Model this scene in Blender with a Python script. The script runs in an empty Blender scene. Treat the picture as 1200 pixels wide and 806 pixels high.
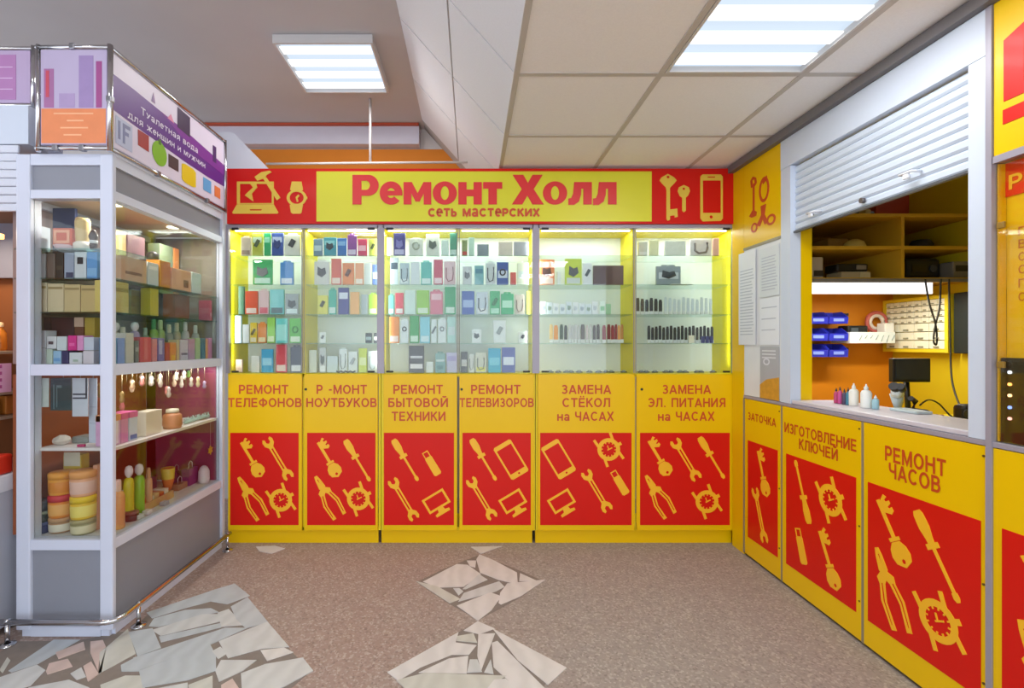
import bpy, bmesh, math, random
from mathutils import Vector, Matrix
from mathutils.geometry import tessellate_polygon
random.seed(7)
S = bpy.context.scene
COL = S.collection
PI = math.pi
# ---------------------------------------------------------------- camera, world, exposure
CAMH, F = 1.277, 567.0            # eye height; focal length in pixels of a 1200 px wide frame
cam_d = bpy.data.cameras.new('camera'); cam = bpy.data.objects.new('camera', cam_d); COL.objects.link(cam)
cam.location = (0, 0, CAMH); cam.rotation_euler = (PI/2, 0, 0)
cam_d.sensor_width = 36; cam_d.lens = 36*F/1200; cam_d.shift_x = 48/1200; cam_d.clip_start = .02
S.camera = cam
S.view_settings.view_transform = 'Standard'; S.view_settings.look = 'None'
S.view_settings.gamma = 1; S.view_settings.use_curve_mapping = False
S.view_settings.exposure = 0.08
w = bpy.data.worlds.new('world'); S.world = w; w.use_nodes = True
w.node_tree.nodes['Background'].inputs[0].default_value = (.86, .93, 1.03, 1)
w.node_tree.nodes['Background'].inputs[1].default_value = 2.5
LAMP_E = 9.0                      # emission of the ceiling lamp tubes
LAMP_W = 10.5                     # watts of light leaving each ceiling lamp
CASE_W = 1.5                      # watts of each showcase light
def area(name, loc, sx, sy, watts, rot=(0,0,0), col=(1,1,1), parent=None):
    l = bpy.data.lights.new(name, 'AREA'); l.shape = 'RECTANGLE'; l.size = sx; l.size_y = sy
    l.energy = watts; l.color = col
    o = bpy.data.objects.new(name, l); COL.objects.link(o); o.location = loc; o.rotation_euler = rot
    if parent: o.parent = parent
    return o

# ---------------------------------------------------------------- helpers
def PX(px, d): return (px-552)*d/F
def PZ(py, d): return CAMH+(403-py)*d/F
def DR(px, X=1.66): return F*X/(px-552)       # distance of a point of the plane x = X
def lin(c):
    if isinstance(c, str):
        c = c.lstrip('#'); c = [int(c[i:i+2], 16)/255 for i in (0, 2, 4)]
    return tuple(v/12.92 if v <= .04045 else ((v+.055)/1.055)**2.4 for v in c)
MATS = {}
def mat(hexc, rough=.5, metal=0, var=.05, scale=9, spec=.5, coat=0):
    key = (hexc, rough, metal, var, scale, coat)
    if key in MATS: return MATS[key]
    m = bpy.data.materials.new('paint_'+str(hexc).strip('#')); m.use_nodes = True
    nt = m.node_tree; b = nt.nodes['Principled BSDF']; c = lin(hexc)
    b.inputs['Roughness'].default_value = rough; b.inputs['Metallic'].default_value = metal
    b.inputs['Specular IOR Level'].default_value = spec
    if coat: b.inputs['Coat Weight'].default_value = coat; b.inputs['Coat Roughness'].default_value = .12
    if var:
        tc = nt.nodes.new('ShaderNodeTexCoord'); n = nt.nodes.new('ShaderNodeTexNoise'); n.inputs['Scale'].default_value = scale
        r = nt.nodes.new('ShaderNodeMix'); r.data_type = 'RGBA'
        r.inputs[6].default_value = (*[max(0, v*(1-var)) for v in c], 1); r.inputs[7].default_value = (*[min(1, v*(1+var)) for v in c], 1)
        nt.links.new(tc.outputs['Object'], n.inputs['Vector']); nt.links.new(n.outputs[0], r.inputs[0]); nt.links.new(r.outputs[2], b.inputs['Base Color'])
    else: b.inputs['Base Color'].default_value = (*c, 1)
    MATS[key] = m; return m
def emit(hexc, e):
    key = ('emit', hexc, e)
    if key in MATS: return MATS[key]
    m = bpy.data.materials.new('glow'); m.use_nodes = True; b = m.node_tree.nodes['Principled BSDF']
    b.inputs['Base Color'].default_value = (.02, .02, .02, 1)
    b.inputs['Emission Color'].default_value = (*lin(hexc), 1); b.inputs['Emission Strength'].default_value = e
    MATS[key] = m; return m
def glass(tint='#f7fbfa', refl=.03, edge=.12):
    key = ('glass', tint, refl, edge)
    if key in MATS: return MATS[key]
    m = bpy.data.materials.new('clear_glass'); m.use_nodes = True; nt = m.node_tree; nt.nodes.clear()
    out = nt.nodes.new('ShaderNodeOutputMaterial'); t = nt.nodes.new('ShaderNodeBsdfTransparent'); g = nt.nodes.new('ShaderNodeBsdfGlossy')
    t.inputs[0].default_value = (*lin(tint), 1); g.inputs['Roughness'].default_value = .02
    lw = nt.nodes.new('ShaderNodeLayerWeight'); lw.inputs[0].default_value = .3
    ma = nt.nodes.new('ShaderNodeMath'); ma.operation = 'MULTIPLY_ADD'; ma.inputs[1].default_value = edge; ma.inputs[2].default_value = refl
    mx = nt.nodes.new('ShaderNodeMixShader')
    nt.links.new(lw.outputs['Fresnel'], ma.inputs[0]); nt.links.new(ma.outputs[0], mx.inputs[0])
    nt.links.new(t.outputs[0], mx.inputs[1]); nt.links.new(g.outputs[0], mx.inputs[2]); nt.links.new(mx.outputs[0], out.inputs[0])
    MATS[key] = m; return m

class MB:
    """collects shapes and links them as ONE mesh object"""
    def __init__(s): s.bm = bmesh.new(); s.mi = 0; s.ns = 0
    def box(s, x0, x1, y0, y1, z0, z1, bev=0, rot=None, piv=None):
        vs = [s.bm.verts.new((x, y, z)) for z in (z0, z1) for (x, y) in ((x0, y0), (x1, y0), (x1, y1), (x0, y1))]
        fs = [s.bm.faces.new([vs[i] for i in q]) for q in ((3,2,1,0), (4,5,6,7), (0,1,5,4), (1,2,6,5), (2,3,7,6), (3,0,4,7))]
        for f in fs: f.material_index = s.mi
        if rot is not None:
            bmesh.ops.rotate(s.bm, verts=vs, cent=piv or ((x0+x1)/2, (y0+y1)/2, z0), matrix=rot)
        if bev:
            es = list({e for f in fs for e in f.edges})
            bmesh.ops.bevel(s.bm, geom=es, offset=bev, segments=2, affect='EDGES', profile=.5, clamp_overlap=True)
        return s
    def tube(s, pts, r, n=10, cap=True, closed=False):
        pts = [Vector(p) for p in pts]; rings = []
        rr = r if isinstance(r, (list, tuple)) else [r]*len(pts)
        for i, p in enumerate(pts):
            a = pts[i-1] if (i > 0 or closed) else p; b = pts[(i+1) % len(pts)] if (i < len(pts)-1 or closed) else p
            t = (b-a).normalized(); u = t.cross(Vector((0, 0, 1)))
            if u.length < 1e-3: u = t.cross(Vector((0, 1, 0)))
            u.normalize(); v = t.cross(u)
            rings.append([s.bm.verts.new(p+rr[i]*(math.cos(2*PI*k/n)*u+math.sin(2*PI*k/n)*v)) for k in range(n)])
        m = len(rings)
        for i in range(m if closed else m-1):
            A, B = rings[i], rings[(i+1) % m]
            for k in range(n):
                f = s.bm.faces.new((A[k], A[(k+1) % n], B[(k+1) % n], B[k])); f.smooth = True; f.material_index = s.mi
        if cap and not closed:
            for R in (rings[0], rings[-1][::-1]): s.bm.faces.new(R).material_index = s.mi
        return s
    def lathe(s, prof, c=(0, 0, 0), n=20):
        """profile of (radius, z), turned about the vertical through c"""
        rings = []
        for r, z in prof:
            if r < 1e-5: rings.append([s.bm.verts.new((c[0], c[1], c[2]+z))])
            else: rings.append([s.bm.verts.new((c[0]+r*math.cos(2*PI*k/n), c[1]+r*math.sin(2*PI*k/n), c[2]+z)) for k in range(n)])
        for A, B in zip(rings, rings[1:]):
            for k in range(n):
                a, a2 = A[k % len(A)], A[(k+1) % len(A)]; b, b2 = B[k % len(B)], B[(k+1) % len(B)]
                q = [a, a2, b2, b]; q = [v for i, v in enumerate(q) if v not in q[:i]]
                if len(q) >= 3:
                    f = s.bm.faces.new(q); f.smooth = True; f.material_index = s.mi
        return s
    def shape(s, outer, holes=(), y0=0.0, t=.002):
        """flat shape in the x-z plane facing -y, of thickness t, its back at y0"""
        s.ns += 1; t += .00007*s.ns
        loops = [outer]+list(holes)
        tri = tessellate_polygon([[Vector((x, z, 0)) for x, z in L] for L in loops])
        flat = [p for L in loops for p in L]
        fr = [s.bm.verts.new((x, y0-t, z)) for x, z in flat]; bk = [s.bm.verts.new((x, y0, z)) for x, z in flat]
        for a, b, c in tri:
            pa, pb, pc = flat[a], flat[b], flat[c]
            ar = (pb[0]-pa[0])*(pc[1]-pa[1])-(pb[1]-pa[1])*(pc[0]-pa[0])
            if abs(ar) < 1e-12: continue
            o = (a, b, c) if ar > 0 else (a, c, b)
            try:
                s.bm.faces.new([fr[i] for i in o]).material_index = s.mi; s.bm.faces.new([bk[i] for i in o[::-1]]).material_index = s.mi
            except ValueError: pass
        k = 0
        for L in loops:
            n = len(L)
            for i in range(n):
                a, b = k+i, k+(i+1) % n
                s.bm.faces.new((fr[a], bk[a], bk[b], fr[b])).material_index = s.mi
            k += n
        return s
    def slab(s, pts, z0, z1):
        """horizontal polygon slab"""
        bt = [s.bm.verts.new((x, y, z0)) for x, y in pts]; tp = [s.bm.verts.new((x, y, z1)) for x, y in pts]; n = len(pts)
        for f in [s.bm.faces.new(tp), s.bm.faces.new(bt[::-1])]+[s.bm.faces.new((bt[i], bt[(i+1) % n], tp[(i+1) % n], tp[i])) for i in range(n)]:
            f.material_index = s.mi
        return s
    def build(s, name, m, parent=None, loc=None, smooth=False, rz=0):
        me = bpy.data.meshes.new(name); bmesh.ops.recalc_face_normals(s.bm, faces=s.bm.faces[:]) if smooth != 'keep' else None
        s.bm.to_mesh(me); s.bm.free()
        for x in (m if isinstance(m, (list, tuple)) else [m]): me.materials.append(x)
        o = bpy.data.objects.new(name, me); COL.objects.link(o)
        if parent: o.parent = parent
        if loc: o.location = loc
        if rz: o.rotation_euler = (0, 0, rz)
        return o
def bx(*a, **k): return MB().box(*a, **k)
def tag(o, label, cat, group=None):
    o['label'] = label; o['category'] = cat
    if group: o['group'] = group
    return o
def thing(name, label, cat, loc=(0,0,0), rz=0, group=None):
    o = bpy.data.objects.new(name, None); COL.objects.link(o); o.location = loc; o.rotation_euler = (0, 0, rz)
    o.empty_display_size = .05
    return tag(o, label, cat, group)
def struct(o): o['kind'] = 'structure'; return o
def ell(cx, cz, rx, rz, n=24, a0=0, a1=2*PI):
    m = n if abs(a1-a0-2*PI) < 1e-6 else n+1
    return [(cx+rx*math.cos(a0+(a1-a0)*i/n), cz+rz*math.sin(a0+(a1-a0)*i/n)) for i in range(m)]
def rect(x0, x1, z0, z1): return [(x0, z0), (x1, z0), (x1, z1), (x0, z1)]
def stroke(p, q, w):
    dx, dz = q[0]-p[0], q[1]-p[1]; L = math.hypot(dx, dz); nx, nz = -dz/L*w/2, dx/L*w/2
    return [(p[0]+nx, p[1]+nz), (p[0]-nx, p[1]-nz), (q[0]-nx, q[1]-nz), (q[0]+nx, q[1]+nz)]

# lettering with the built-in font
_dg = lambda: bpy.context.evaluated_depsgraph_get()
_cap = {}
def text_mesh(body, bold):
    cu = bpy.data.curves.new('t', 'FONT'); cu.body = body; cu.size = 1; cu.offset = bold; cu.extrude = .0; cu.resolution_u = 3
    o = bpy.data.objects.new('t', cu); COL.objects.link(o); dg = _dg(); dg.update()
    me = bpy.data.meshes.new_from_object(o.evaluated_get(dg)); bpy.data.objects.remove(o); bpy.data.curves.remove(cu)
    return me
def lettering(name, lines, m, parent, y0=0, t=.002, bold=.022):
    """lines: (text, x0, x1, z base, cap height); one mesh facing -y; the stroke is thickened by bold x cap height"""
    if not _cap:
        q = text_mesh('Н', 0); zs = [v.co.y for v in q.vertices]; _cap[0] = (max(zs), min(zs)); bpy.data.meshes.remove(q)
    hi, lo = _cap[0]
    bm = bmesh.new()
    for body, x0, x1, zb, ch in lines:
        e = bold*ch; x0 += e; x1 -= e; zb += e; ch -= 2*e
        me = text_mesh(body, 0); xs = [v.co.x for v in me.vertices]
        a, b = min(xs), max(xs); sx = (x1-x0)/(b-a) if b > a else 1; sz = ch/(hi-lo)
        isl = list(range(len(me.vertices)))
        def root(i):
            while isl[i] != i: isl[i] = isl[isl[i]]; i = isl[i]
            return i
        for ed in me.edges: isl[root(ed.vertices[0])] = root(ed.vertices[1])
        rk_ = {r: n for n, r in enumerate(sorted({root(i) for i in range(len(isl))}))}
        base = [Vector((x0+(v.co.x-a)*sx, -.00001*(rk_[root(v.index)] % 5), zb+(v.co.y-lo)*sz)) for v in me.vertices]
        for i, (dx, dz) in enumerate(((0,0),(-1,0),(1,0),(-.8,-.8),(.8,-.8),(-.8,.8),(.8,.8))):
            if i and not bold: break
            for v, p in zip(me.vertices, base): v.co = p+Vector((dx*e, y0-t-.00006*i, dz*e))
            bm.from_mesh(me)
        bpy.data.meshes.remove(me)
    me = bpy.data.meshes.new(name); bm.to_mesh(me); bm.free(); me.materials.append(m)
    o = bpy.data.objects.new(name, me); COL.objects.link(o); o.parent = parent
    return o

# block capitals drawn as strokes: width and centre lines, cap height 1
def arc_(cx, cz, rx, rz, a0, a1, n=10): return [(cx+rx*math.cos(math.radians(a0+(a1-a0)*i/n)), cz+rz*math.sin(math.radians(a0+(a1-a0)*i/n))) for i in range(n+1)]
ST, LW = [(.085,0),(.085,1)], .17
GLY = {
 'Р': (.64, [ST, [(.085,.915),(.36,.915)]+arc_(.36,.675,.2,.24,90,-90)+[(.085,.435)]]),
 'Е': (.64, [ST, [(.085,.915),(.62,.915)], [(.085,.51),(.58,.51)], [(.085,.085),(.63,.085)]]),
 'М': (.86, [ST, [(.775,0),(.775,1)], [(.1,.98),(.43,.12),(.76,.98)]]),
 'О': (.82, [arc_(.41,.5,.325,.415,0,360,24)]),
 'Н': (.74, [ST, [(.655,0),(.655,1)], [(.085,.51),(.655,.51)]]),
 'Т': (.68, [[(0,.915),(.68,.915)], [(.34,0),(.34,1)]]),
 'Л': (.72, [[(.0,.075),(.08,.085),(.14,.17),(.175,.45),(.18,.915),(.635,.915)], [(.635,0),(.635,1)]]),
 'Ф': (.9, [[(.45,0),(.45,1)], arc_(.45,.51,.365,.29,0,360,22)]),
 'В': (.68, [ST, [(.085,.915),(.36,.915)]+arc_(.36,.72,.19,.195,90,-90)+[(.085,.525)], [(.085,.525),(.39,.525)]+arc_(.39,.305,.205,.22,90,-90)+[(.085,.085)]]),
 'У': (.68, [[(.04,1),(.36,.34)], [(.65,1),(.36,.34),(.28,.16),(.19,.09),(.06,.085)]]),
 'Б': (.66, [ST, [(.085,.915),(.6,.915)], [(.085,.55),(.37,.55)]+arc_(.37,.3175,.205,.2325,90,-90)+[(.085,.085)]]),
 'К': (.68, [ST, [(.63,1),(.14,.46)], [(.27,.58),(.64,0)]]),
 'Ы': (.86, [ST, [(.085,.55),(.31,.55)]+arc_(.31,.3175,.19,.2325,90,-90)+[(.085,.085)], [(.775,0),(.775,1)]]),
 'И': (.74, [ST, [(.655,0),(.655,1)], [(.1,.06),(.64,.94)]]),
 'Й': (.74, [ST, [(.655,0),(.655,1)], [(.1,.06),(.64,.94)], arc_(.37,1.2,.15,.09,180,360,6)]),
 'З': (.62, [arc_(.3,.71,.21,.205,155,-90)+[(.22,.505)], [(.22,.505)]+arc_(.3,.295,.235,.21,90,-155)]),
 'А': (.78, [[(.06,0),(.39,.97)], [(.39,.97),(.72,0)], [(.18,.29),(.6,.29)]]),
 'С': (.76, [arc_(.41,.5,.325,.415,42,318,18)]),
 'Ё': (.64, [ST, [(.085,.915),(.62,.915)], [(.085,.51),(.58,.51)], [(.085,.085),(.63,.085)], [(.12,1.15),(.27,1.15)], [(.4,1.15),(.55,1.15)]]),
 'Х': (.7, [[(.05,0),(.65,1)], [(.65,0),(.05,1)]]),
 'Э': (.76, [arc_(.35,.5,.325,.415,138,-138,18), [(.25,.51),(.62,.51)]]),
 'П': (.74, [ST, [(.655,0),(.655,1)], [(.085,.915),(.655,.915)]]),
 'Я': (.7, [[(.615,0),(.615,1)], [(.615,.915),(.34,.915)]+arc_(.34,.675,.2,.24,90,270)+[(.615,.435)], [(.36,.45),(.07,0)]]),
 'Ч': (.68, [[(.085,1),(.085,.68),(.11,.55),(.2,.47),(.3,.455),(.595,.455)], [(.595,0),(.595,1)]]),
 'Г': (.58, [ST, [(.085,.915),(.58,.915)]]),
 'Ю': (1.0, [ST, [(.085,.51),(.34,.51)], arc_(.62,.5,.295,.415,0,360,22)]),
 'н': (.62, [[(.08,0),(.08,.73)], [(.54,0),(.54,.73)], [(.08,.38),(.54,.38)]]),
 'а': (.6, [[(.5,0),(.5,.5)], arc_(.29,.5,.21,.155,160,0,8), arc_(.27,.21,.19,.135,0,360,16)]),
 '-': (.4, [[(.05,.45),(.35,.45)]]), '.': (.26, [[(.05,.085),(.21,.085)]]), ' ': (.34, []),
}
_lo = dict(zip('стмкихвнлрячуо', 'СТМКИХВНЛРЯЧУО'))
GLX = {
 'е': (.66, [[(.085,.52),(.6,.52)]+arc_(.34,.5,.26,.415,3,310,16)]),
 'ь': (.6, [ST, [(.085,.55),(.33,.55)]+arc_(.33,.3175,.19,.2325,90,-90)+[(.085,.085)]]),
 'д': (.84, [[(.0,-.12),(.0,.085),(.8,.085),(.8,-.12)], [(.14,.085),(.21,.4),(.22,.915),(.64,.915),(.64,.085)]]),
 'ж': (1.0, [[(.5,0),(.5,1)], [(.04,1),(.46,.5)], [(.96,1),(.54,.5)], [(.04,0),(.46,.5)], [(.96,0),(.54,.5)]]),
 'щ': (1.02, [[(.085,1),(.085,.085),(.96,.085),(.96,-.14)], [(.48,.085),(.48,1)], [(.87,.085),(.87,1)]]),
}
XH = .74
def low(p, lw): return (p[0]*.86, lw/2+(p[1]-lw/2)*(XH-lw)/(1-lw))
def glyph(c, lw):
    if c in GLY: return GLY[c]
    g = GLX[c] if c in GLX else GLY[_lo[c]]
    return (g[0]*.86, [[low(p, lw) for p in pl] for pl in g[1]])
def ribbon(b, pts, w, fx, fz, y0, t):
    closed = math.hypot(pts[0][0]-pts[-1][0], pts[0][1]-pts[-1][1]) < 1e-6
    P_ = pts[:-1] if closed else pts; n = len(P_); L, R = [], []
    for i, p in enumerate(P_):
        a = P_[i-1] if (i or closed) else p; c = P_[(i+1) % n] if (i < n-1 or closed) else p
        d1 = Vector((p[0]-a[0], p[1]-a[1])); d2 = Vector((c[0]-p[0], c[1]-p[1]))
        d1 = d1.normalized() if d1.length > 1e-9 else d2.normalized(); d2 = d2.normalized() if d2.length > 1e-9 else d1
        m = (Vector((-d1.y, d1.x))+Vector((-d2.y, d2.x))); m = m.normalized() if m.length > 1e-6 else Vector((-d1.y, d1.x))
        k = w/2/max(.45, m.dot(Vector((-d1.y, d1.x))))
        L.append((p[0]+m.x*k, p[1]+m.y*k)); R.append((p[0]-m.x*k, p[1]-m.y*k))
    vs = [(b.bm.verts.new((fx(l[0]), y0-t, fz(l[1]))), b.bm.verts.new((fx(r[0]), y0-t, fz(r[1])))) for l, r in zip(L, R)]
    for i in range(n if closed else n-1):
        q, v = vs[i], vs[(i+1) % n]; b.bm.faces.new((q[0], q[1], v[1], v[0]))
def capitals(name, lines, m, parent, y0=0, t=.0012, lw=LW):
    """block lettering: (text, x0, x1, z base, cap height)"""
    b = MB()
    for body, x0, x1, zb, ch in lines:
        gap = .13; adv = 0; pos = []
        for c in body: pos.append(adv); adv += glyph(c, lw)[0]+gap
        adv -= gap; sx = (x1-x0)/adv; k = 0
        for c, o_ in zip(body, pos):
            for pl in glyph(c, lw)[1]:
                k += 1; ribbon(b, pl, lw, lambda x: x0+(x+o_)*sx, lambda z: zb+z*ch, y0, t+.00004*(k % 9))
    return b.build(name, m, parent, smooth='keep')

# ---------------------------------------------------------------- emblem shapes (centred, upright, length 1)
def em_key():
    bow = [(-.075,-.13), (.075,-.13), (.15,-.22), (.175,-.33), (.14,-.43), (0,-.5), (-.14,-.43), (-.175,-.33), (-.15,-.22)]
    return [(rect(-.035,.035,-.1,.5), []), (rect(-.1,.1,-.12,-.065), []), (bow, [ell(0,-.41,.035,.035,10)]),
            ([(.03,.3),(.15,.24),(.21,.28),(.2,.34),(.14,.33),(.13,.36),(.2,.39),(.2,.44),(.13,.44),(.12,.47),(.18,.5),(.14,.55),(.03,.47)], [])]
def em_wrench():
    def head(s):
        return [(-.05,s*.28),(-.11,s*.35),(-.12,s*.44),(-.085,s*.5),(-.045,s*.475),(-.045,s*.4),(0,s*.37),(.045,s*.4),(.045,s*.475),(.085,s*.5),(.12,s*.44),(.11,s*.35),(.05,s*.28)]
    return [(head(1), []), (head(-1)[::-1], []), (rect(-.05,.05,-.285,.285), [rect(-.016,.016,-.25,.25)])]
def em_screwdriver():
    return [([(-.045,.5),(.045,.5),(.07,.45),(.075,.3),(.05,.18),(.045,.12),(-.045,.12),(-.05,.18),(-.075,.3),(-.07,.45)], []),
            (rect(-.085,.085,.06,.125), []), (rect(-.022,.022,-.4,.07), []), ([(-.035,-.4),(.035,-.4),(.04,-.46),(.02,-.5),(-.02,-.5),(-.04,-.46)], [])]
def em_pliers():
    jaw = [(-.03,.5),(.03,.5),(.055,.4),(.075,.22),(0,.12),(-.075,.22),(-.055,.4)]
    def han(s):
        p = [(-.05*s,.24),(.06*s,.2),(.14*s,.14),(.13*s,.05),(.19*s,-.15),(.16*s,-.5),(.08*s,-.5),(.105*s,-.18),(.04*s,.05),(-.06*s,.16)]
        return p if s < 0 else p[::-1]
    return [(jaw, [[(-.012,.42),(0,.3),(.012,.42)]]), (han(1), [[(.075,.06),(.13,-.16),(.122,-.44),(.14,-.44),(.155,-.15),(.1,.06)]]),
            (han(-1), [[(-.075,.06),(-.13,-.16),(-.122,-.44),(-.14,-.44),(-.155,-.15),(-.1,.06)]])]
def em_watch():
    r = [(ell(0,0,.38,.38,28), [ell(0,0,.25,.25,24)])]
    for sx in (-1, 1):
        for sz in (-1, 1): r.append((stroke((sx*.26, sz*.2), (sx*.3, sz*.5), .09), []))
    r.append((rect(.36,.47,-.055,.055), []))
    for k in range(12):
        a = k*PI/6; r.append((stroke((.2*math.cos(a), .2*math.sin(a)), (.26*math.cos(a), .26*math.sin(a)), .03), []))
    return r
def em_watch_hands(): return [(stroke((0,0),(.02,.14),.03), []), (stroke((-.05,0),(.13,0),.035), [])]
def em_usb():
    return [([(-.14,.24),(.14,.24),(.15,-.45),(.1,-.5),(-.1,-.5),(-.15,-.45)], []), (rect(-.12,.12,.22,.5), [rect(-.085,.085,.27,.46)])]
def em_phone():
    o = [(-.23,-.5),(.23,-.5),(.27,-.46),(.27,.46),(.23,.5),(-.23,.5),(-.27,.46),(-.27,-.46)]
    return [(o, [rect(-.22,.22,-.35,.38), ell(0,-.425,.03,.03,10)])]
def em_monitor():
    return [(rect(-.5,.5,-.2,.46), [rect(-.41,.41,-.11,.37)]), ([(-.12,-.19),(.12,-.19),(.15,-.32),(.32,-.36),(.32,-.46),(-.32,-.46),(-.32,-.36),(-.15,-.32)], [])]
EMB = dict(key=(em_key,.255), wrench=(em_wrench,.30), screwdriver=(em_screwdriver,.305), pliers=(em_pliers,.30), watch=(em_watch,.19), usb_stick=(em_usb,.17), phone=(em_phone,.235), monitor=(em_monitor,.155))
def emblem(kind, cx, cz, rot, size, m, parent, y0, flipx=False):
    fn, L = EMB[kind]; L *= size
    def put(shs, b, t=.0015):
        for outer, holes in shs:
            def tr(p):
                x, z = p; x = -x if flipx else x
                return (cx+L*(x*math.cos(rot)-z*math.sin(rot)), cz+L*(x*math.sin(rot)+z*math.cos(rot)))
            b.shape([tr(p) for p in outer], [[tr(p) for p in h] for h in holes], y0, t)
    b = MB(); put(fn(), b)
    if kind == 'watch': put(em_watch_hands(), b)
    return b.build(kind+'_emblem', m, parent)

# colours
YEL, RED, SIGNY, LETT = mat('#e8bd00', .35, coat=.06, var=.02, spec=.3), mat('#d2180c', .4, coat=.05, var=.03, spec=.25), mat('#dcd92c', .4, var=.03), mat('#c4471a', .5)
YIN = mat('#ecd80c', .45, var=.03); EMY = mat('#f2b722', .4, var=.03)
GREYAL = mat('#9c98a4', .4, metal=.15); WHT = mat('#ccd3e4', .4, var=.02); WHT2 = mat('#c9d3e2', .4, var=.02); BLK = mat('#191919', .45); CHR = mat('#c9c9cc', .18, metal=1, var=.02)
GREYP = mat('#878b96', .5, var=.03); STEEL = mat('#a9abb0', .3, metal=.8)
CREAM = mat('#eceff0', .6, var=.02)

# ================================================================ the setting
def floor_mat():
    m = bpy.data.materials.new('terrazzo'); m.use_nodes = True; nt = m.node_tree; b = nt.nodes['Principled BSDF']; N = nt.nodes.new; L = nt.links.new
    tc = N('ShaderNodeTexCoord')
    big = N('ShaderNodeTexNoise'); big.inputs['Scale'].default_value = 1.1; big.inputs['Detail'].default_value = 5
    sep = N('ShaderNodeSeparateXYZ'); L(tc.outputs['Object'], sep.inputs[0])
    gx = N('ShaderNodeMapRange'); gx.inputs[1].default_value = -.5; gx.inputs[2].default_value = .5; L(sep.outputs[0], gx.inputs[0])
    ad = N('ShaderNodeMath'); ad.operation = 'MULTIPLY_ADD'; ad.inputs[1].default_value = 1.6; ad.inputs[2].default_value = -.8; L(big.outputs[0], ad.inputs[0])
    ad2 = N('ShaderNodeMath'); ad2.operation = 'ADD'; ad2.use_clamp = True; L(gx.outputs[0], ad2.inputs[0]); L(ad.outputs[0], ad2.inputs[1])
    base = N('ShaderNodeMix'); base.data_type = 'RGBA'; base.inputs[6].default_value = (*lin('#a68f85'), 1); base.inputs[7].default_value = (*lin('#a29a93'), 1)
    L(tc.outputs['Object'], big.inputs['Vector']); L(ad2.outputs[0], base.inputs[0])
    vo = N('ShaderNodeTexVoronoi'); vo.inputs['Scale'].default_value = 120; L(tc.outputs['Object'], vo.inputs['Vector'])
    sh = N('ShaderNodeSeparateColor'); L(vo.outputs['Color'], sh.inputs[0])
    r1 = N('ShaderNodeValToRGB'); r1.color_ramp.elements[0].position = .62; r1.color_ramp.elements[1].position = .95
    L(sh.outputs[0], r1.inputs[0])
    r2 = N('ShaderNodeValToRGB'); r2.color_ramp.elements[0].position = .7; r2.color_ramp.elements[1].position = .98
    L(sh.outputs[1], r2.inputs[0])
    m1 = N('ShaderNodeMix'); m1.data_type = 'RGBA'; m1.inputs[7].default_value = (*lin('#d8cfc4'), 1)
    k1 = N('ShaderNodeMath'); k1.operation = 'MULTIPLY'; k1.inputs[1].default_value = .42; L(r1.outputs[0], k1.inputs[0]); L(k1.outputs[0], m1.inputs[0]); L(base.outputs[2], m1.inputs[6])
    m2 = N('ShaderNodeMix'); m2.data_type = 'RGBA'; m2.inputs[7].default_value = (*lin('#5d4b45'), 1)
    k2 = N('ShaderNodeMath'); k2.operation = 'MULTIPLY'; k2.inputs[1].default_value = .32; L(r2.outputs[0], k2.inputs[0]); L(k2.outputs[0], m2.inputs[0]); L(m1.outputs[2], m2.inputs[6])
    fi = N('ShaderNodeTexNoise'); fi.inputs['Scale'].default_value = 14; fi.inputs['Detail'].default_value = 8; L(tc.outputs['Object'], fi.inputs['Vector'])
    m3 = N('ShaderNodeMix'); m3.data_type = 'RGBA'; m3.blend_type = 'MULTIPLY'; m3.inputs[0].default_value = .2; L(m2.outputs[2], m3.inputs[6]); L(fi.outputs[0], m3.inputs[7])
    L(m3.outputs[2], b.inputs['Base Color']); b.inputs['Roughness'].default_value = .55; b.inputs['Specular IOR Level'].default_value = .3
    return m
floor = struct(bx(-6, 4, -4, 4.3, -.1, 0).build('floor', floor_mat()))
def fl(px, py):
    d = F*CAMH/(py-403); return (PX(px, d), d)
def marble(hexc):
    m = bpy.data.materials.new('marble'); m.use_nodes = True; nt = m.node_tree; b = nt.nodes['Principled BSDF']; N = nt.nodes.new
    tc = N('ShaderNodeTexCoord'); wv = N('ShaderNodeTexWave'); wv.inputs['Scale'].default_value = 4; wv.inputs['Distortion'].default_value = 9; wv.inputs['Detail'].default_value = 4
    mx = N('ShaderNodeMix'); mx.data_type = 'RGBA'; c = lin(hexc); mx.inputs[6].default_value = (*c, 1); mx.inputs[7].default_value = (*[v*.9 for v in c], 1)
    nt.links.new(tc.outputs['Object'], wv.inputs['Vector']); nt.links.new(wv.outputs['Fac'], mx.inputs[0]); nt.links.new(mx.outputs[2], b.inputs['Base Color'])
    b.inputs['Roughness'].default_value = .4
    return m
MARB = [marble('#d6d3d0'), marble('#c9cbca'), marble('#b9c0c4'), marble('#cfb9b0'), marble('#c6c6bd')]
GROUT = mat('#81776f', .8, var=.15, scale=30)
def inlay(pieces, fx, fy, grout, shades):
    g = MB(); g.slab([fl(fx(u), fy(v)) for u, v in grout], .0002, .0012)
    g.build('grout_bed', GROUT, floor)
    b = MB()
    for i, p in enumerate(pieces):
        b.mi = shades[i % len(shades)]
        q = [fl(fx(u), fy(v)) for u, v in p]
        mx, my = sum(p[0] for p in q)/len(q), sum(p[1] for p in q)/len(q)
        b.slab([(mx+(x-mx)*1.1, my+(y-my)*1.1) for x, y in q], .0005, .003+.00006*i)
    b.build('marble_inlay', MARB, floor)
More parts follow.
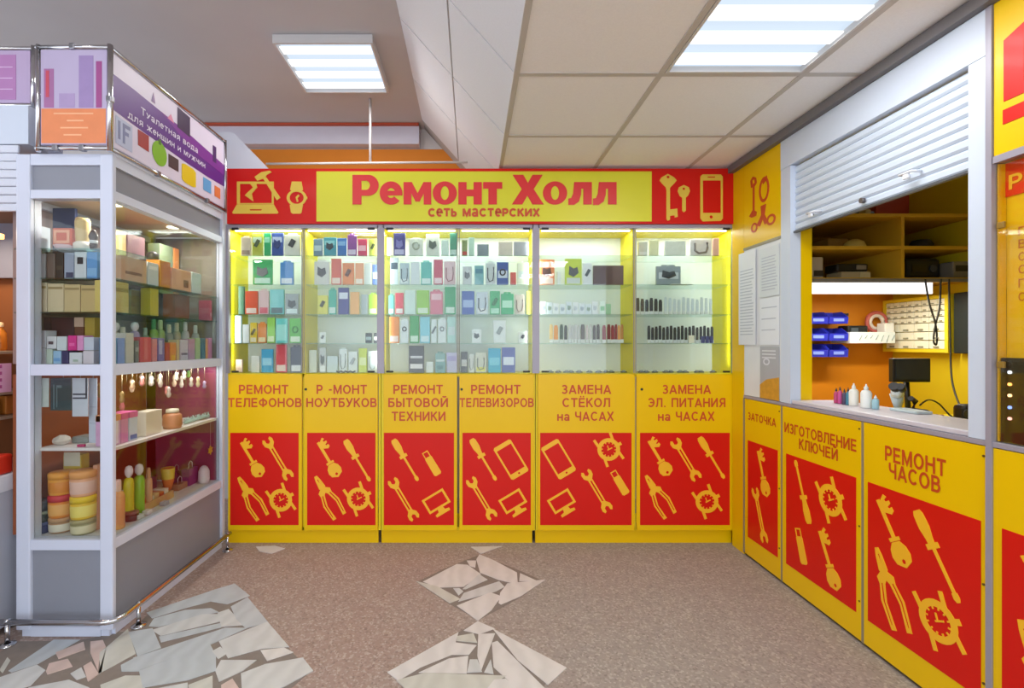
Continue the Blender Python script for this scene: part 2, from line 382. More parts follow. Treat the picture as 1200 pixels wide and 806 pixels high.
D1 = [[(115,248),(330,135),(400,140),(485,200),(375,280),(210,285)], [(405,105),(465,105),(460,150),(425,140)], [(480,100),(500,68),(590,105),(740,185),(745,260),(620,230),(505,185)],
      [(780,195),(890,245),(775,245)], [(645,330),(690,270),(935,245),(780,350),(650,405),(635,395)], [(360,385),(395,330),(620,255),(655,290),(600,320)], [(350,420),(565,335),(635,360),(570,450),(485,515)],
      [(380,300),(485,205),(540,240),(400,300)], [(60,255),(200,290),(345,370),(275,395)], [(310,300),(350,300),(375,320),(345,345)], [(440,8),(640,4),(610,12),(505,52),(465,25)]]
inlay(D1, lambda u: 480+u/6, lambda v: 640+v/6, [(50,252),(240,160),(490,62),(760,165),(940,245),(780,360),(485,520),(270,400)], (0,0,0,0,0,1,0,1,4,1))
D2 = [[(525,95),(600,45),(690,85),(610,115)], [(90,335),(470,120),(435,240),(265,310),(150,380)], [(485,130),(570,115),(590,165),(480,155)], [(470,170),(585,185),(545,235),(455,235)], [(270,340),(430,265),(535,250),(525,345)],
      [(605,125),(695,120),(620,320),(600,240)], [(705,100),(1100,310),(1000,400),(840,270)], [(690,180),(720,170),(975,425),(840,440),(700,310)], [(540,340),(555,270),(595,270),(620,335)], [(640,340),(675,270),(690,350)],
      [(150,395),(300,355),(740,370),(640,430),(420,600),(330,560)], [(700,395),(760,390),(820,440),(900,520),(680,640),(520,620)]]
inlay(D2, lambda u: 440+u/5, lambda v: 720+v/5, [(85,335),(600,40),(1108,315),(600,740)], (0,0,4,0,0,0,0,0,1,1,4,0))
D3 = [[(190,185),(560,60),(660,30),(740,95),(620,140),(530,125),(380,165),(220,215)], [(215,225),(380,180),(520,170),(560,190),(240,270),(190,265)], [(210,290),(480,205),(570,205),(590,240),(260,320)], [(250,330),(590,255),(580,280),(260,360)],
      [(580,195),(640,175),(720,260),(600,270)], [(660,160),(750,110),(860,245),(740,275),(690,230)], [(110,450),(240,410),(600,290),(720,290),(520,380),(130,520)], [(600,360),(860,255),(975,390),(830,400),(650,450)],
      [(60,310),(190,290),(235,395),(110,440)], [(140,530),(520,390),(550,450),(550,530),(400,580),(160,620)], [(545,420),(590,395),(630,430),(580,460)], [(835,415),(960,400),(1010,425),(870,470)], [(570,530),(600,475),(790,475),(720,530),(590,590)],
      [(730,550),(860,500),(1060,465),(1115,535),(960,620),(740,700)], [(410,620),(540,570),(540,700),(420,720)], [(600,620),(660,585),(710,660),(600,700)], [(180,650),(390,610),(390,720),(190,740)]]
inlay(D3, lambda u: 140+u/5, lambda v: 680+v/5, [(60,300),(190,180),(660,26),(870,245),(1015,425),(1120,535),(900,720),(180,760)], (2,2,1,2,1,2,2,1,2,2,1,0,1,1,4,3,1))
D4 = [[(80,390),(370,190),(540,190),(270,345),(100,400)], [(0,450),(250,365),(305,400),(210,500),(0,560)], [(720,400),(700,280),(750,240),(890,120),(940,280),(830,340),(700,410)], [(855,360),(950,310),(975,400),(860,400)], [(720,500),(880,440),(980,440),(1020,560),(740,600)],
      [(330,400),(350,350),(470,320),(500,370),(340,420)], [(220,520),(480,470),(610,520),(620,600),(240,600)], [(400,270),(580,200),(590,250),(420,310)], [(500,420),(570,380),(600,440),(540,460)], [(590,370),(640,340),(690,420),(620,470)],
      [(0,390),(50,310),(70,330),(20,410)], [(640,270),(640,200),(720,190),(740,235),(700,270),(690,390)]]
inlay(D4, lambda u: u/6, lambda v: 720+v/6, [(-60,300),(120,190),(540,185),(890,115),(945,280),(1030,600),(-60,600)], (2,1,4,2,4,3,1,3,1,3,4,3))
pp = [fl(x, y) for x, y in ((300,641),(322,640),(334,643),(318,649),(304,646))]
tag(MB().slab(pp, .0005, .004).build('paper_scrap', mat('#cfc9c4', .8)), 'small pale paper scrap on the floor by the leftmost display cabinet', 'paper')

# --- ceilings
ZL, ZH = 2.40, 3.05
def ceil_mat(hexc, sc=160):
    m = mat(hexc, .9, var=.05, scale=sc, spec=.1); return m
hc = struct(bx(-6, -.36, -4, 4.3, ZH, ZH+.05).build('ceiling', ceil_mat('#c2c0c2', 3)))
XG = [.19, .79, 1.385, 1.985, 2.585]; YG = [-2.78, -2.18, -1.58, -.98, -.38, .22, .82, 1.42, 2.02, 2.62, 3.22, 3.82]
LAMPS = [(1, 7), (1, 3), (1, 1)]
b = MB(); g = MB()
for i in range(len(XG)-1):
    for j in range(len(YG)-1):
        if (i, j) in LAMPS: continue
        b.box(XG[i]+.009, XG[i+1]-.009, YG[j]+.009, YG[j+1]-.009, ZL+.003, ZL+.02, bev=.004)
for x in XG: g.box(x-.012, x+.012, YG[0], YG[-1], ZL-.001, ZL+.03)
for y in YG:
    for i in range(len(XG)-1): g.box(XG[i]+.012, XG[i+1]-.012, y-.012, y+.012, ZL, ZL+.03)
lc = struct(b.build('ceiling', ceil_mat('#efeff0')))
g.build('ceiling_grid', mat('#bdb8b3', .5), lc)
bx(XG[0], XG[-1]+.2, YG[0], YG[-1]+.4, ZL+.05, ZL+.08).build('ceiling_slab', ceil_mat('#b5aca6', 4), lc)
# sloping soffit between the two ceilings, built as tiles
sl0, sl1 = Vector((.19, 0, ZL)), Vector((-.39, 0, ZH)); dirv = (sl1-sl0); Ls = dirv.length; dirv.normalize(); nrm = Vector((-dirv.z, 0, dirv.x))
if nrm.z > 0: nrm = -nrm
b = MB(); g = MB()
def slope_box(bb, s0, s1, y0, y1, n0, n1):
    vs = []
    for n in (n0, n1):
        for (s, y) in ((s0, y0), (s1, y0), (s1, y1), (s0, y1)):
            p = sl0+dirv*s+nrm*n; vs.append(bb.bm.verts.new((p.x, y, p.z)))
    for q in ((3,2,1,0), (4,5,6,7), (0,1,5,4), (1,2,6,5), (2,3,7,6), (3,0,4,7)): bb.bm.faces.new([vs[i] for i in q])
for j in range(len(YG)-1):
    for a, c in ((0, Ls/2), (Ls/2, Ls)):
        slope_box(b, a+.006, c-.006, YG[j]+.006, YG[j+1]-.006, -.02, 0)
slope_box(g, 0, Ls, YG[0], 4.0, -.03, -.006)
so = struct(b.build('ceiling', ceil_mat('#d9dadd')))
g.build('soffit_board', mat('#aaa6a2', .7), so)

# --- walls
WB = mat('#c9c5c2', .7, var=.05)
wb = struct(bx(-6, 2.0, 4.0, 4.1, 0, ZH).build('wall_back', WB))
struct(bx(-1.9, 1.6, 3.985, 3.999, 1.9, ZH-.17).build('trim_7', mat('#d07a10', .7, var=.05)))
struct(bx(-6, -.42, 3.9, 3.998, ZH-.16, ZH-.012).build('trim_1', mat('#cbc9d6', .6)))
struct(bx(-6, -.42, 3.87, 3.9, ZH-.018, ZH-.002).build('trim_2', mat('#b5492a', .6)))
b = MB(); b.shape([(PX(267,3.4), PZ(155,3.4)), (PX(274,3.4), PZ(156,3.4)), (PX(314,3.4), PZ(197,3.4)), (PX(314,3.4), PZ(230,3.4)), (PX(240,3.4), PZ(230,3.4)), (PX(240,3.4), PZ(155,3.4))], (), 3.42, .02)
struct(b.build('trim_3', mat('#c9cbd6', .6)))
b = MB(); b.tube([(PX(312,3.5), 3.5, PZ(192,3.5)), (PX(548,3.5), 3.5, PZ(190,3.5))], .008); b.tube([(PX(434,3.5), 3.5, PZ(191,3.5)), (PX(434,3.5), 3.5, ZH-.0)], .009)
tag(b.build('hanger_rail', mat('#d8d4d2', .5)), 'thin white rail hanging from the ceiling above the long sign', 'rail')
# the repair booth behind the right hand counter
struct(bx(1.70, 2.85, 3.2, 3.26, 0, ZL).build('wall_inner_rear', mat('#e08a10', .6, var=.04)))
struct(bx(2.79, 2.85, .4, 3.2, 0, ZL).build('wall_right', mat('#d8bf10', .6, var=.04)))
struct(bx(1.62, 2.85, .36, .40, 0, ZL).build('wall_near', mat('#d8c216', .6)))
# dark strip under the ceiling along the right hand front
struct(bx(1.625, 1.66, .42, 3.07, ZL-.045, ZL-.002).build('trim_4', mat('#6d6a6c', .5)))

# --- ceiling lamps
def ceiling_lamp(x0, x1, y0, y1, z, label, depth=.012, surf=False):
    cx, cy = (x0+x1)/2, (y0+y1)/2
    t = thing('ceiling_lamp', label, 'ceiling lamp', (cx, cy, z)); a, c = (x1-x0)/2-.014, (y1-y0)/2-.014
    b = MB(); h = .05 if surf else .03
    zt = h if surf else .03
    for (u0, u1, v0, v1) in ((-a, a, -c, -c+.012), (-a, a, c-.012, c), (-a, -a+.012, -c+.012, c-.012), (a-.012, a, -c+.012, c-.012)): b.box(u0, u1, v0, v1, 0, zt)
    b.build('frame', mat('#c9c7c6', .4), t)
    bx(-a+.012, a-.012, -c+.012, c-.012, zt-.006, zt).build('reflector', emit('#cddef0', 1.0), t)
    for k in range(4):
        v = -c+.02+(2*c-.04)*(k+.5)/4
        bx(-a+.02, a-.02, v-.036, v+.036, .006, .014, bev=.003).build('light_tube', emit('#ffffff', 1.2), t)
    for k in range(4):
        v = -c+.02+(2*c-.04)*(k+.5)/4
        area('tube_light', (0, v, .003), 2*a-.06, .05, LAMP_W/4, col=(1, 1, 1), parent=t)
    return t
ceiling_lamp(.79, 1.385, 1.42, 2.02, ZL-.002, 'square white recessed lamp in the lowered tiled ceiling')
ceiling_lamp(-1.15, -.55, 2.75, 3.33, ZH-.055, 'square lamp mounted on the high plain ceiling at left', surf=True)
for (y0, y1) in ((-.98, -.38), (-2.18, -1.58)):  # unseen lamps added behind the viewer to brighten the room
    ceiling_lamp(.79, 1.385, y0, y1, ZL-.002, 'added unseen square recessed lamp in the tiled ceiling behind the viewer', depth=.01)['group'] = 'added lamps behind the viewer'
for (y0, y1) in ((.3, .9), (-1.6, -1.0)):  # unseen high lamps, also added for more light
    ceiling_lamp(-1.9, -1.3, y0, y1, ZH-.055, 'added unseen square lamp on the high ceiling, out of view', surf=True)['group'] = 'added high lamps out of view'

# ================================================================ the three display cabinets of the back run
D = 3.08; DEP = .27; K = D/F
ZTOP, ZDECK = 2.03, 1.087
SH_Y = (299, 333, 368, 402); SHZ = [PZ(y, D+.03) for y in SH_Y]; ROWZ = SHZ+[ZDECK+.004]
CABS = [dict(px=(265, 446), split=355, part=True), dict(px=(446, 628), split=537, part=False), dict(px=(628, 862), split=744, part=True)]
CL = ['yellow cabinet at the left end of the back run, over doors for phones and laptops', 'yellow cabinet in the middle of the back run, over doors for appliances and televisions', 'wide yellow cabinet at the right end of the back run, over watch repair doors']
DOORS = [
 dict(c=0, px=(267,354), red=(270,350), txt=[('РЕМОНТ',280,338,461.5),('ТЕЛЕФОНОВ',267.5,353.5,477)], em=[('key',.31,.29),('wrench',.70,.28),('pliers',.30,.70),('watch',.74,.73)], lock=None),
 dict(c=0, px=(356,443), red=(360,440), txt=[('Р -МОНТ',371,430,461.5),('НОУТБУКОВ',359,441.5,477)], em=[('key',.31,.29),('screwdriver',.74,.30),('pliers',.30,.69),('watch',.75,.715)], lock=358.5),
 dict(c=1, px=(449,536), red=(450,532), txt=[('РЕМОНТ',461,519,461.5),('БЫТОВОЙ',455,525,477),('ТЕХНИКИ',459,522,493)], em=[('screwdriver',.31,.295),('usb_stick',.68,.33),('wrench',.28,.72),('monitor',.77,.77)], lock=None),
 dict(c=1, px=(538,626), red=(542,622), txt=[('РЕМОНТ',552,610,461.5),('ТЕЛЕВИЗОРОВ',538.5,625.5,477)], em=[('screwdriver',.31,.29),('phone',.71,.29),('wrench',.28,.71),('monitor',.76,.77)], lock=541),
 dict(c=2, px=(630,744), red=(633,740), txt=[('ЗАМЕНА',658,716,461.5),('СТЁКОЛ',659,715,477),('на ЧАСАХ',653,719,493)], em=[('phone',.2,.285),('watch',.75,.18),('wrench',.62,.63),('usb_stick',.87,.54),('monitor',.25,.77)], lock=None),
 dict(c=2, px=(746,859), red=(750,855), txt=[('ЗАМЕНА',776,833,461.5),('ЭЛ. ПИТАНИЯ',759,850,477),('на ЧАСАХ',771,837,493)], em=[('key',.21,.275),('wrench',.51,.29),('screwdriver',.8,.27),('pliers',.2,.68),('watch',.745,.745)], lock=752),
]
TILT = math.radians(31)
def red_panel(door, x0, x1, z0, z1, ems, yf, flips=()):
    rp = bx(x0, x1, yf-.002, yf, z0, z1).build('red_panel', RED, door)
    for i, e in enumerate(ems):
        k, u, v = e[:3]; rot = e[3] if len(e) > 3 else TILT+(math.radians(-4) if k == 'watch' else 0)
        emblem(k, x0+u*(x1-x0), z1-v*(z1-z0), rot, 1.0, EMY, door, yf-.002)
cabs = []
for i, c in enumerate(CABS):
    x0, x1 = PX(c['px'][0], D), PX(c['px'][1], D); W = x1-x0
    t = thing('display_cabinet', CL[i], 'display cabinet', (x0, D, 0)); cabs.append(t)
    T = .016; b = MB()
    b.box(.002, T, .02, DEP+.02, .085, ZTOP); b.box(W-T, W-.002, .02, DEP+.02, .085, ZTOP)
    if c['part']:
        s = PX(c['split'], D)-x0; b.box(s-T/2, s+T/2, .02, DEP, .085, ZTOP)
    b.box(T, W-T, .02, DEP, ZDECK-.02, ZDECK); b.box(T, W-T, .02, DEP, ZTOP-.02, ZTOP)
    b.box(T, W-T, .02, DEP, .085, .105)
    b.build('carcass', YIN, t)
    bx(T, W-T, DEP, DEP+.012, ZDECK, ZTOP-.02).build('back_panel', CREAM, t)
    bx(0 if i else 0, W-.02 if i < 2 else W-.01, .03, .05, .0, .083).build('plinth', YEL, t)
    b = MB(); gw = .016
    b.box(0, gw if i == 0 else .022, -.004, .02, ZDECK+.004, ZTOP+.006); b.box(W-(.022 if i < 2 else gw), W, -.004, .02, ZDECK+.004, ZTOP+.006)
    b.box(gw, W-gw, -.004, .02, ZTOP-.016, ZTOP+.006)
    b.build('front_frame', GREYAL, t)
    halves = [(0, PX(c['split'], D)-x0), (PX(c['split'], D)-x0, W)]
    for h, (a, e) in enumerate(halves):
        l, r = a+(.022 if h == 0 else .002), e-(.022 if h == 1 else .002)
        gd = bx(l, r, .002, .006, ZDECK+.006, ZTOP-.008).build('glass_door', glass(), t)
        ed = (r-.007, r-.001) if h == 0 else (l+.001, l+.007)
        bx(ed[0], ed[1], -.001, .0018, ZDECK+.006, ZTOP-.008).build('edge_strip', mat('#8f8a86', .4), gd)
        hx = l+.014 if h == 0 else r-.06
        bx(hx, hx+.045, -.006, .0018, ZTOP-.03, ZTOP-.012, bev=.003).build('hinge', BLK, gd)
        bx(hx, hx+.045, -.006, .0018, ZDECK+.008, ZDECK+.02, bev=.003).build('hinge', BLK, gd)
        for z in SHZ:
            L0 = (T if h == 0 else (a+T/2 if c['part'] else a)); R0 = (W-T if h == 1 else (e-T/2 if c['part'] else e))
            bx(L0+.001, R0-.001, .03, DEP-.002, z-.006, z).build('glass_shelf', glass('#f0f7f4', .05), t)
        # light strip under the top
        bx(l+.02, r-.02, .03, .042, ZTOP-.028, ZTOP-.02).build('light_strip', emit('#fffaf0', 6), t)
        area('case_light', ((l+r)/2, .10, ZTOP-.024), (r-l)*.9, .1, CASE_W, col=(.95, .98, 1), parent=t)
        for sx in ((l+.012) if h == 0 else (r-.012),):
            a2 = area('case_side_light', (sx, .035, (ZDECK+ZTOP)/2), .02, ZTOP-ZDECK-.1, CASE_W*.35, rot=(PI/2, 0, 0), col=(.95, .98, 1), parent=t)
for dd in DOORS:
    t = cabs[dd['c']]; x0 = t.location.x; q = lambda px: PX(px, D)-x0
    dr = bx(q(dd['px'][0])+.002, q(dd['px'][1])-.002, 0, .018, .09, ZDECK-.003, bev=.0015).build('door', YEL, t)
    red_panel(dr, q(dd['red'][0]), q(dd['red'][1]), .125, .712, dd['em'], 0)
    capitals('lettering', [(s, q(a), q(c), PZ(y, D), .0585) for s, a, c, y in dd['txt']], LETT, dr, 0)
    if dd['lock']:
        bb = MB(); bb.tube([(q(dd['lock']), .0, PZ(456, D)), (q(dd['lock']), -.005, PZ(456, D))], .008, 12); bb.build('lock', BLK, dr)

# ================================================================ the long sign above
SD = 3.06
sg = thing('shop_sign', 'long red and yellow shop sign across the top of the back cabinets', 'sign', (0, SD, 0)); sk = lambda px: PX(px, SD); sz = lambda py: PZ(py, SD)
bx(sk(266), sk(859.5), 0, .06, ZTOP+.0075, sz(197.5)).build('sign_board', RED, sg)
bx(sk(371), sk(763.5), -.003, 0, sz(259.5), sz(201)).build('yellow_panel', SIGNY, sg)
LR = mat('#dc2f33', .4, var=.05)
def gl(u): return sk(400+u/3.529)
def gz(v): return sz(195+v/3.529)
b = MB(); Y = -.003; TH = .004
def poly(pts, holes=()): b.shape([(gl(u), gz(v)) for u, v in pts], [[(gl(u), gz(v)) for u, v in h] for h in holes], Y, TH)
def eln(cx, cy, rx, ry, n=26, a0=0., a1=360.):
    return [(cx+rx*math.cos(math.radians(a0+(a1-a0)*i/n)), cy-ry*math.sin(math.radians(a0+(a1-a0)*i/n))) for i in range(n if a1-a0 == 360 else n+1)]
def slabserif(x0, x1, y): poly([(x0, y), (x1, y), (x1, y+12), (x0, y+12)])
# capital er
poly([(47,36),(112,36)]+eln(112,79,43,43,16,90,-90)+[(84,122),(84,158),(47,158)], [[(84,60),(84,98),(104,98)]+eln(104,79,15,19,8,-90,90)[1:]+[(104,60)]])
# ye
poly(eln(206,111,47,48,24,0,318)+eln(206,111,17,21,24,0,318)[::-1]); poly([(186,102),(252,102),(253,121),(186,121)])
# em
poly([(258,66),(292,66),(316,112),(340,66),(372,66),(372,158),(341,158),(341,112),(324,146),(307,146),(290,112),(290,158),(258,158)])
# o
poly(eln(428,111,50,48), [eln(428,111,17,29)])
# en
poly([(484,66),(518,66),(518,97),(547,97),(547,66),(581,66),(581,158),(547,158),(547,124),(518,124),(518,158),(484,158)])
# te
poly([(586,66),(665,66),(665,93),(643,93),(643,158),(608,158),(608,93),(586,93)])
# capital kha
poly([(708,36),(752,36),(771,70),(790,36),(832,36),(795,95),(836,158),(790,158),(769,121),(748,158),(705,158),(746,95)])
# o
poly(eln(883,111,50,48), [eln(883,111,17,29)])
# two el
for ox in (0, 102):
    poly([(962+ox,66),(1035+ox,66),(1035+ox,158),(1000+ox,158),(1000+ox,93),(991+ox,93),(990+ox,118),(982+ox,146),(962+ox,160),(938+ox,160),(938+ox,134),(950+ox,132),(958+ox,112)])
b.build('lettering', LR, sg)
capitals('small_lettering', [('сеть мастерских', sk(502), sk(632), sz(254.2), 13.5*SD/F)], mat('#cc4a24', .4), sg, -.003, .003, .19)
# emblem group at the left: laptop with hammer, watch
def il(u): return sk(265+u/10.909)
def iz(v): return sz(195+v/10.909)
def I(b, pts, holes=()): b.shape([(il(u), iz(v)) for u, v in pts], [[(il(u), iz(v)) for u, v in h] for h in holes], 0, .003)
SY = mat('#e2c244', .4)
b = MB(); I(b, [(140,195),(610,195),(610,480),(140,480)], [[(178,225),(585,225),(585,470),(178,470)]]); I(b, [(140,485),(610,485),(670,590),(655,605),(90,605),(80,590)], [[(300,548),(465,548),(450,565),(310,565)]])
I(b, [(300,215),(385,215),(400,270),(330,350),(350,450),(240,370),(345,270)])
b.build('laptop_emblem', SY, sg)
b = MB(); I(b, [(365,135),(450,75),(560,55),(585,75),(520,110),(500,150),(400,185)]); I(b, [(470,150),(515,140),(695,400),(650,435)]); b.build('hammer_emblem', SY, sg)
b = MB(); I(b, [(840,195),(965,195),(985,300),(955,320),(850,320),(820,300)]); I(b, [(815,490),(985,490),(965,590),(950,605),(850,605),(830,590)])
I(b, eln(903,402,128,105), [eln(903,402,90,78)]); I(b, [(1020,375),(1040,390),(1040,415),(1020,430)]); I(b, [(890,395),(925,360),(940,375),(915,405),(925,450),(905,455)]); b.build('watch_emblem', SY, sg)
def il(u): return sk(750+u/10)
def iz(v): return sz(195+v/10)
b = MB(); I(b, [(228,165),(250,130),(325,88),(400,130),(428,165),(400,200),(355,245),(345,270),(305,270),(300,245),(255,200)], [eln(328,125,18,16,10)]); I(b, [(308,265),(350,265),(350,625),(325,638),(308,620)]); I(b, [(350,505),(435,495),(440,590),(405,600),(405,575),(380,575),(350,580)])
b.build('key_emblem', SY, sg)
b = MB(); I(b, [(440,290),(455,245),(512,218),(570,245),(585,290),(560,345),(535,365),(490,365),(462,345)], [eln(512,262,16,14,10)]); I(b, [(493,360),(535,360),(535,520),(512,538),(493,520)]); b.build('key_emblem', SY, sg)
b = MB(); I(b, [(705,120),(730,95),(945,95),(968,120),(968,610),(945,638),(735,645),(705,610)], [[(735,165),(945,165),(945,545),(735,545)], eln(832,592,20,20,10), [(790,118),(880,118),(880,132),(790,132)]]); b.build('phone_emblem', SY, sg)

# ================================================================ things on the cabinet shelves
ORD = ['first','second','third','fourth','fifth','sixth','seventh','eighth','ninth','tenth','eleventh','twelfth','thirteenth','fourteenth']
ROWN = ['top row','second row down','third row down','fourth row down','bottom row']
WN = ['leftmost glass door','second glass door','third glass door','fourth glass door','fifth glass door','rightmost glass door']
def pack(name, x0, x1, z0, h, y, dep, body, label, cat, group, sticker=None, blob=None, lean=0, tab=True):
    """a box or carded pack standing on a shelf; its front faces -y"""
    w = x1-x0
    t = thing(name, label, cat, ((x0+x1)/2, y, z0), lean, group)
    b = MB(); b.box(-w/2, w/2, 0, dep, 0, h*(.92 if tab else 1), bev=min(.0025, dep*.2))
    if tab:
        zt = h*.92-.002
        b.shape([(-w*.3, zt), (w*.3, zt), (w*.28, h*.985), (w*.22, h), (-w*.22, h), (-w*.28, h*.985)], [ell(0, h*.962, w*.08, h*.012, 8)], dep*.6+.001, .0025)
    b.build('package', mat(body, .35, var=.12, scale=40), t)
    if sticker:
        hx, c = sticker
        sz0, sz1 = {'low': (.05,.27), 'mid': (.3,.62), 'top': (.58,.82), 'big': (.1,.75)}[hx]
        bx(-w*.4, w*.4, -.0012, 0, h*sz0, h*sz1).build('sticker', mat(c, .45, var=.08, scale=60), t)
    if blob:
        b = MB(); r = w*.22
        kind, c = blob
        if kind == 'bar': b.box(-w*.16, w*.16, -.01, -.0005, h*.38, h*.72, bev=.003, rot=Matrix.Rotation(.5, 3, 'Y'), piv=(0, 0, h*.55))
        elif kind == 'ring':
            pts = [(r*math.cos(a*PI/8), -.005, h*.55+r*1.15*math.sin(a*PI/8)) for a in range(16)]; b.tube(pts, r*.28, 6, closed=True)
        elif kind == 'loop':
            pts = [(-w*.3, -.004, h*.72), (-w*.3, -.004, h*.3), (-w*.12, -.004, h*.14), (w*.22, -.004, h*.2), (w*.3, -.004, h*.45), (w*.28, -.004, h*.75)]; b.tube(pts, w*.05, 6)
        else: b.shape([(-w*.28, h*.4), (0, h*.3), (w*.3, h*.45), (w*.22, h*.68), (0, h*.62), (-w*.25, h*.72)], (), -.0005, .006)
        b.build('product', mat(c, .4, var=.1, scale=50), t)
    return t
W_, G_, K_ = '#eef2ee', '#8b9190', '#2a2a2d'
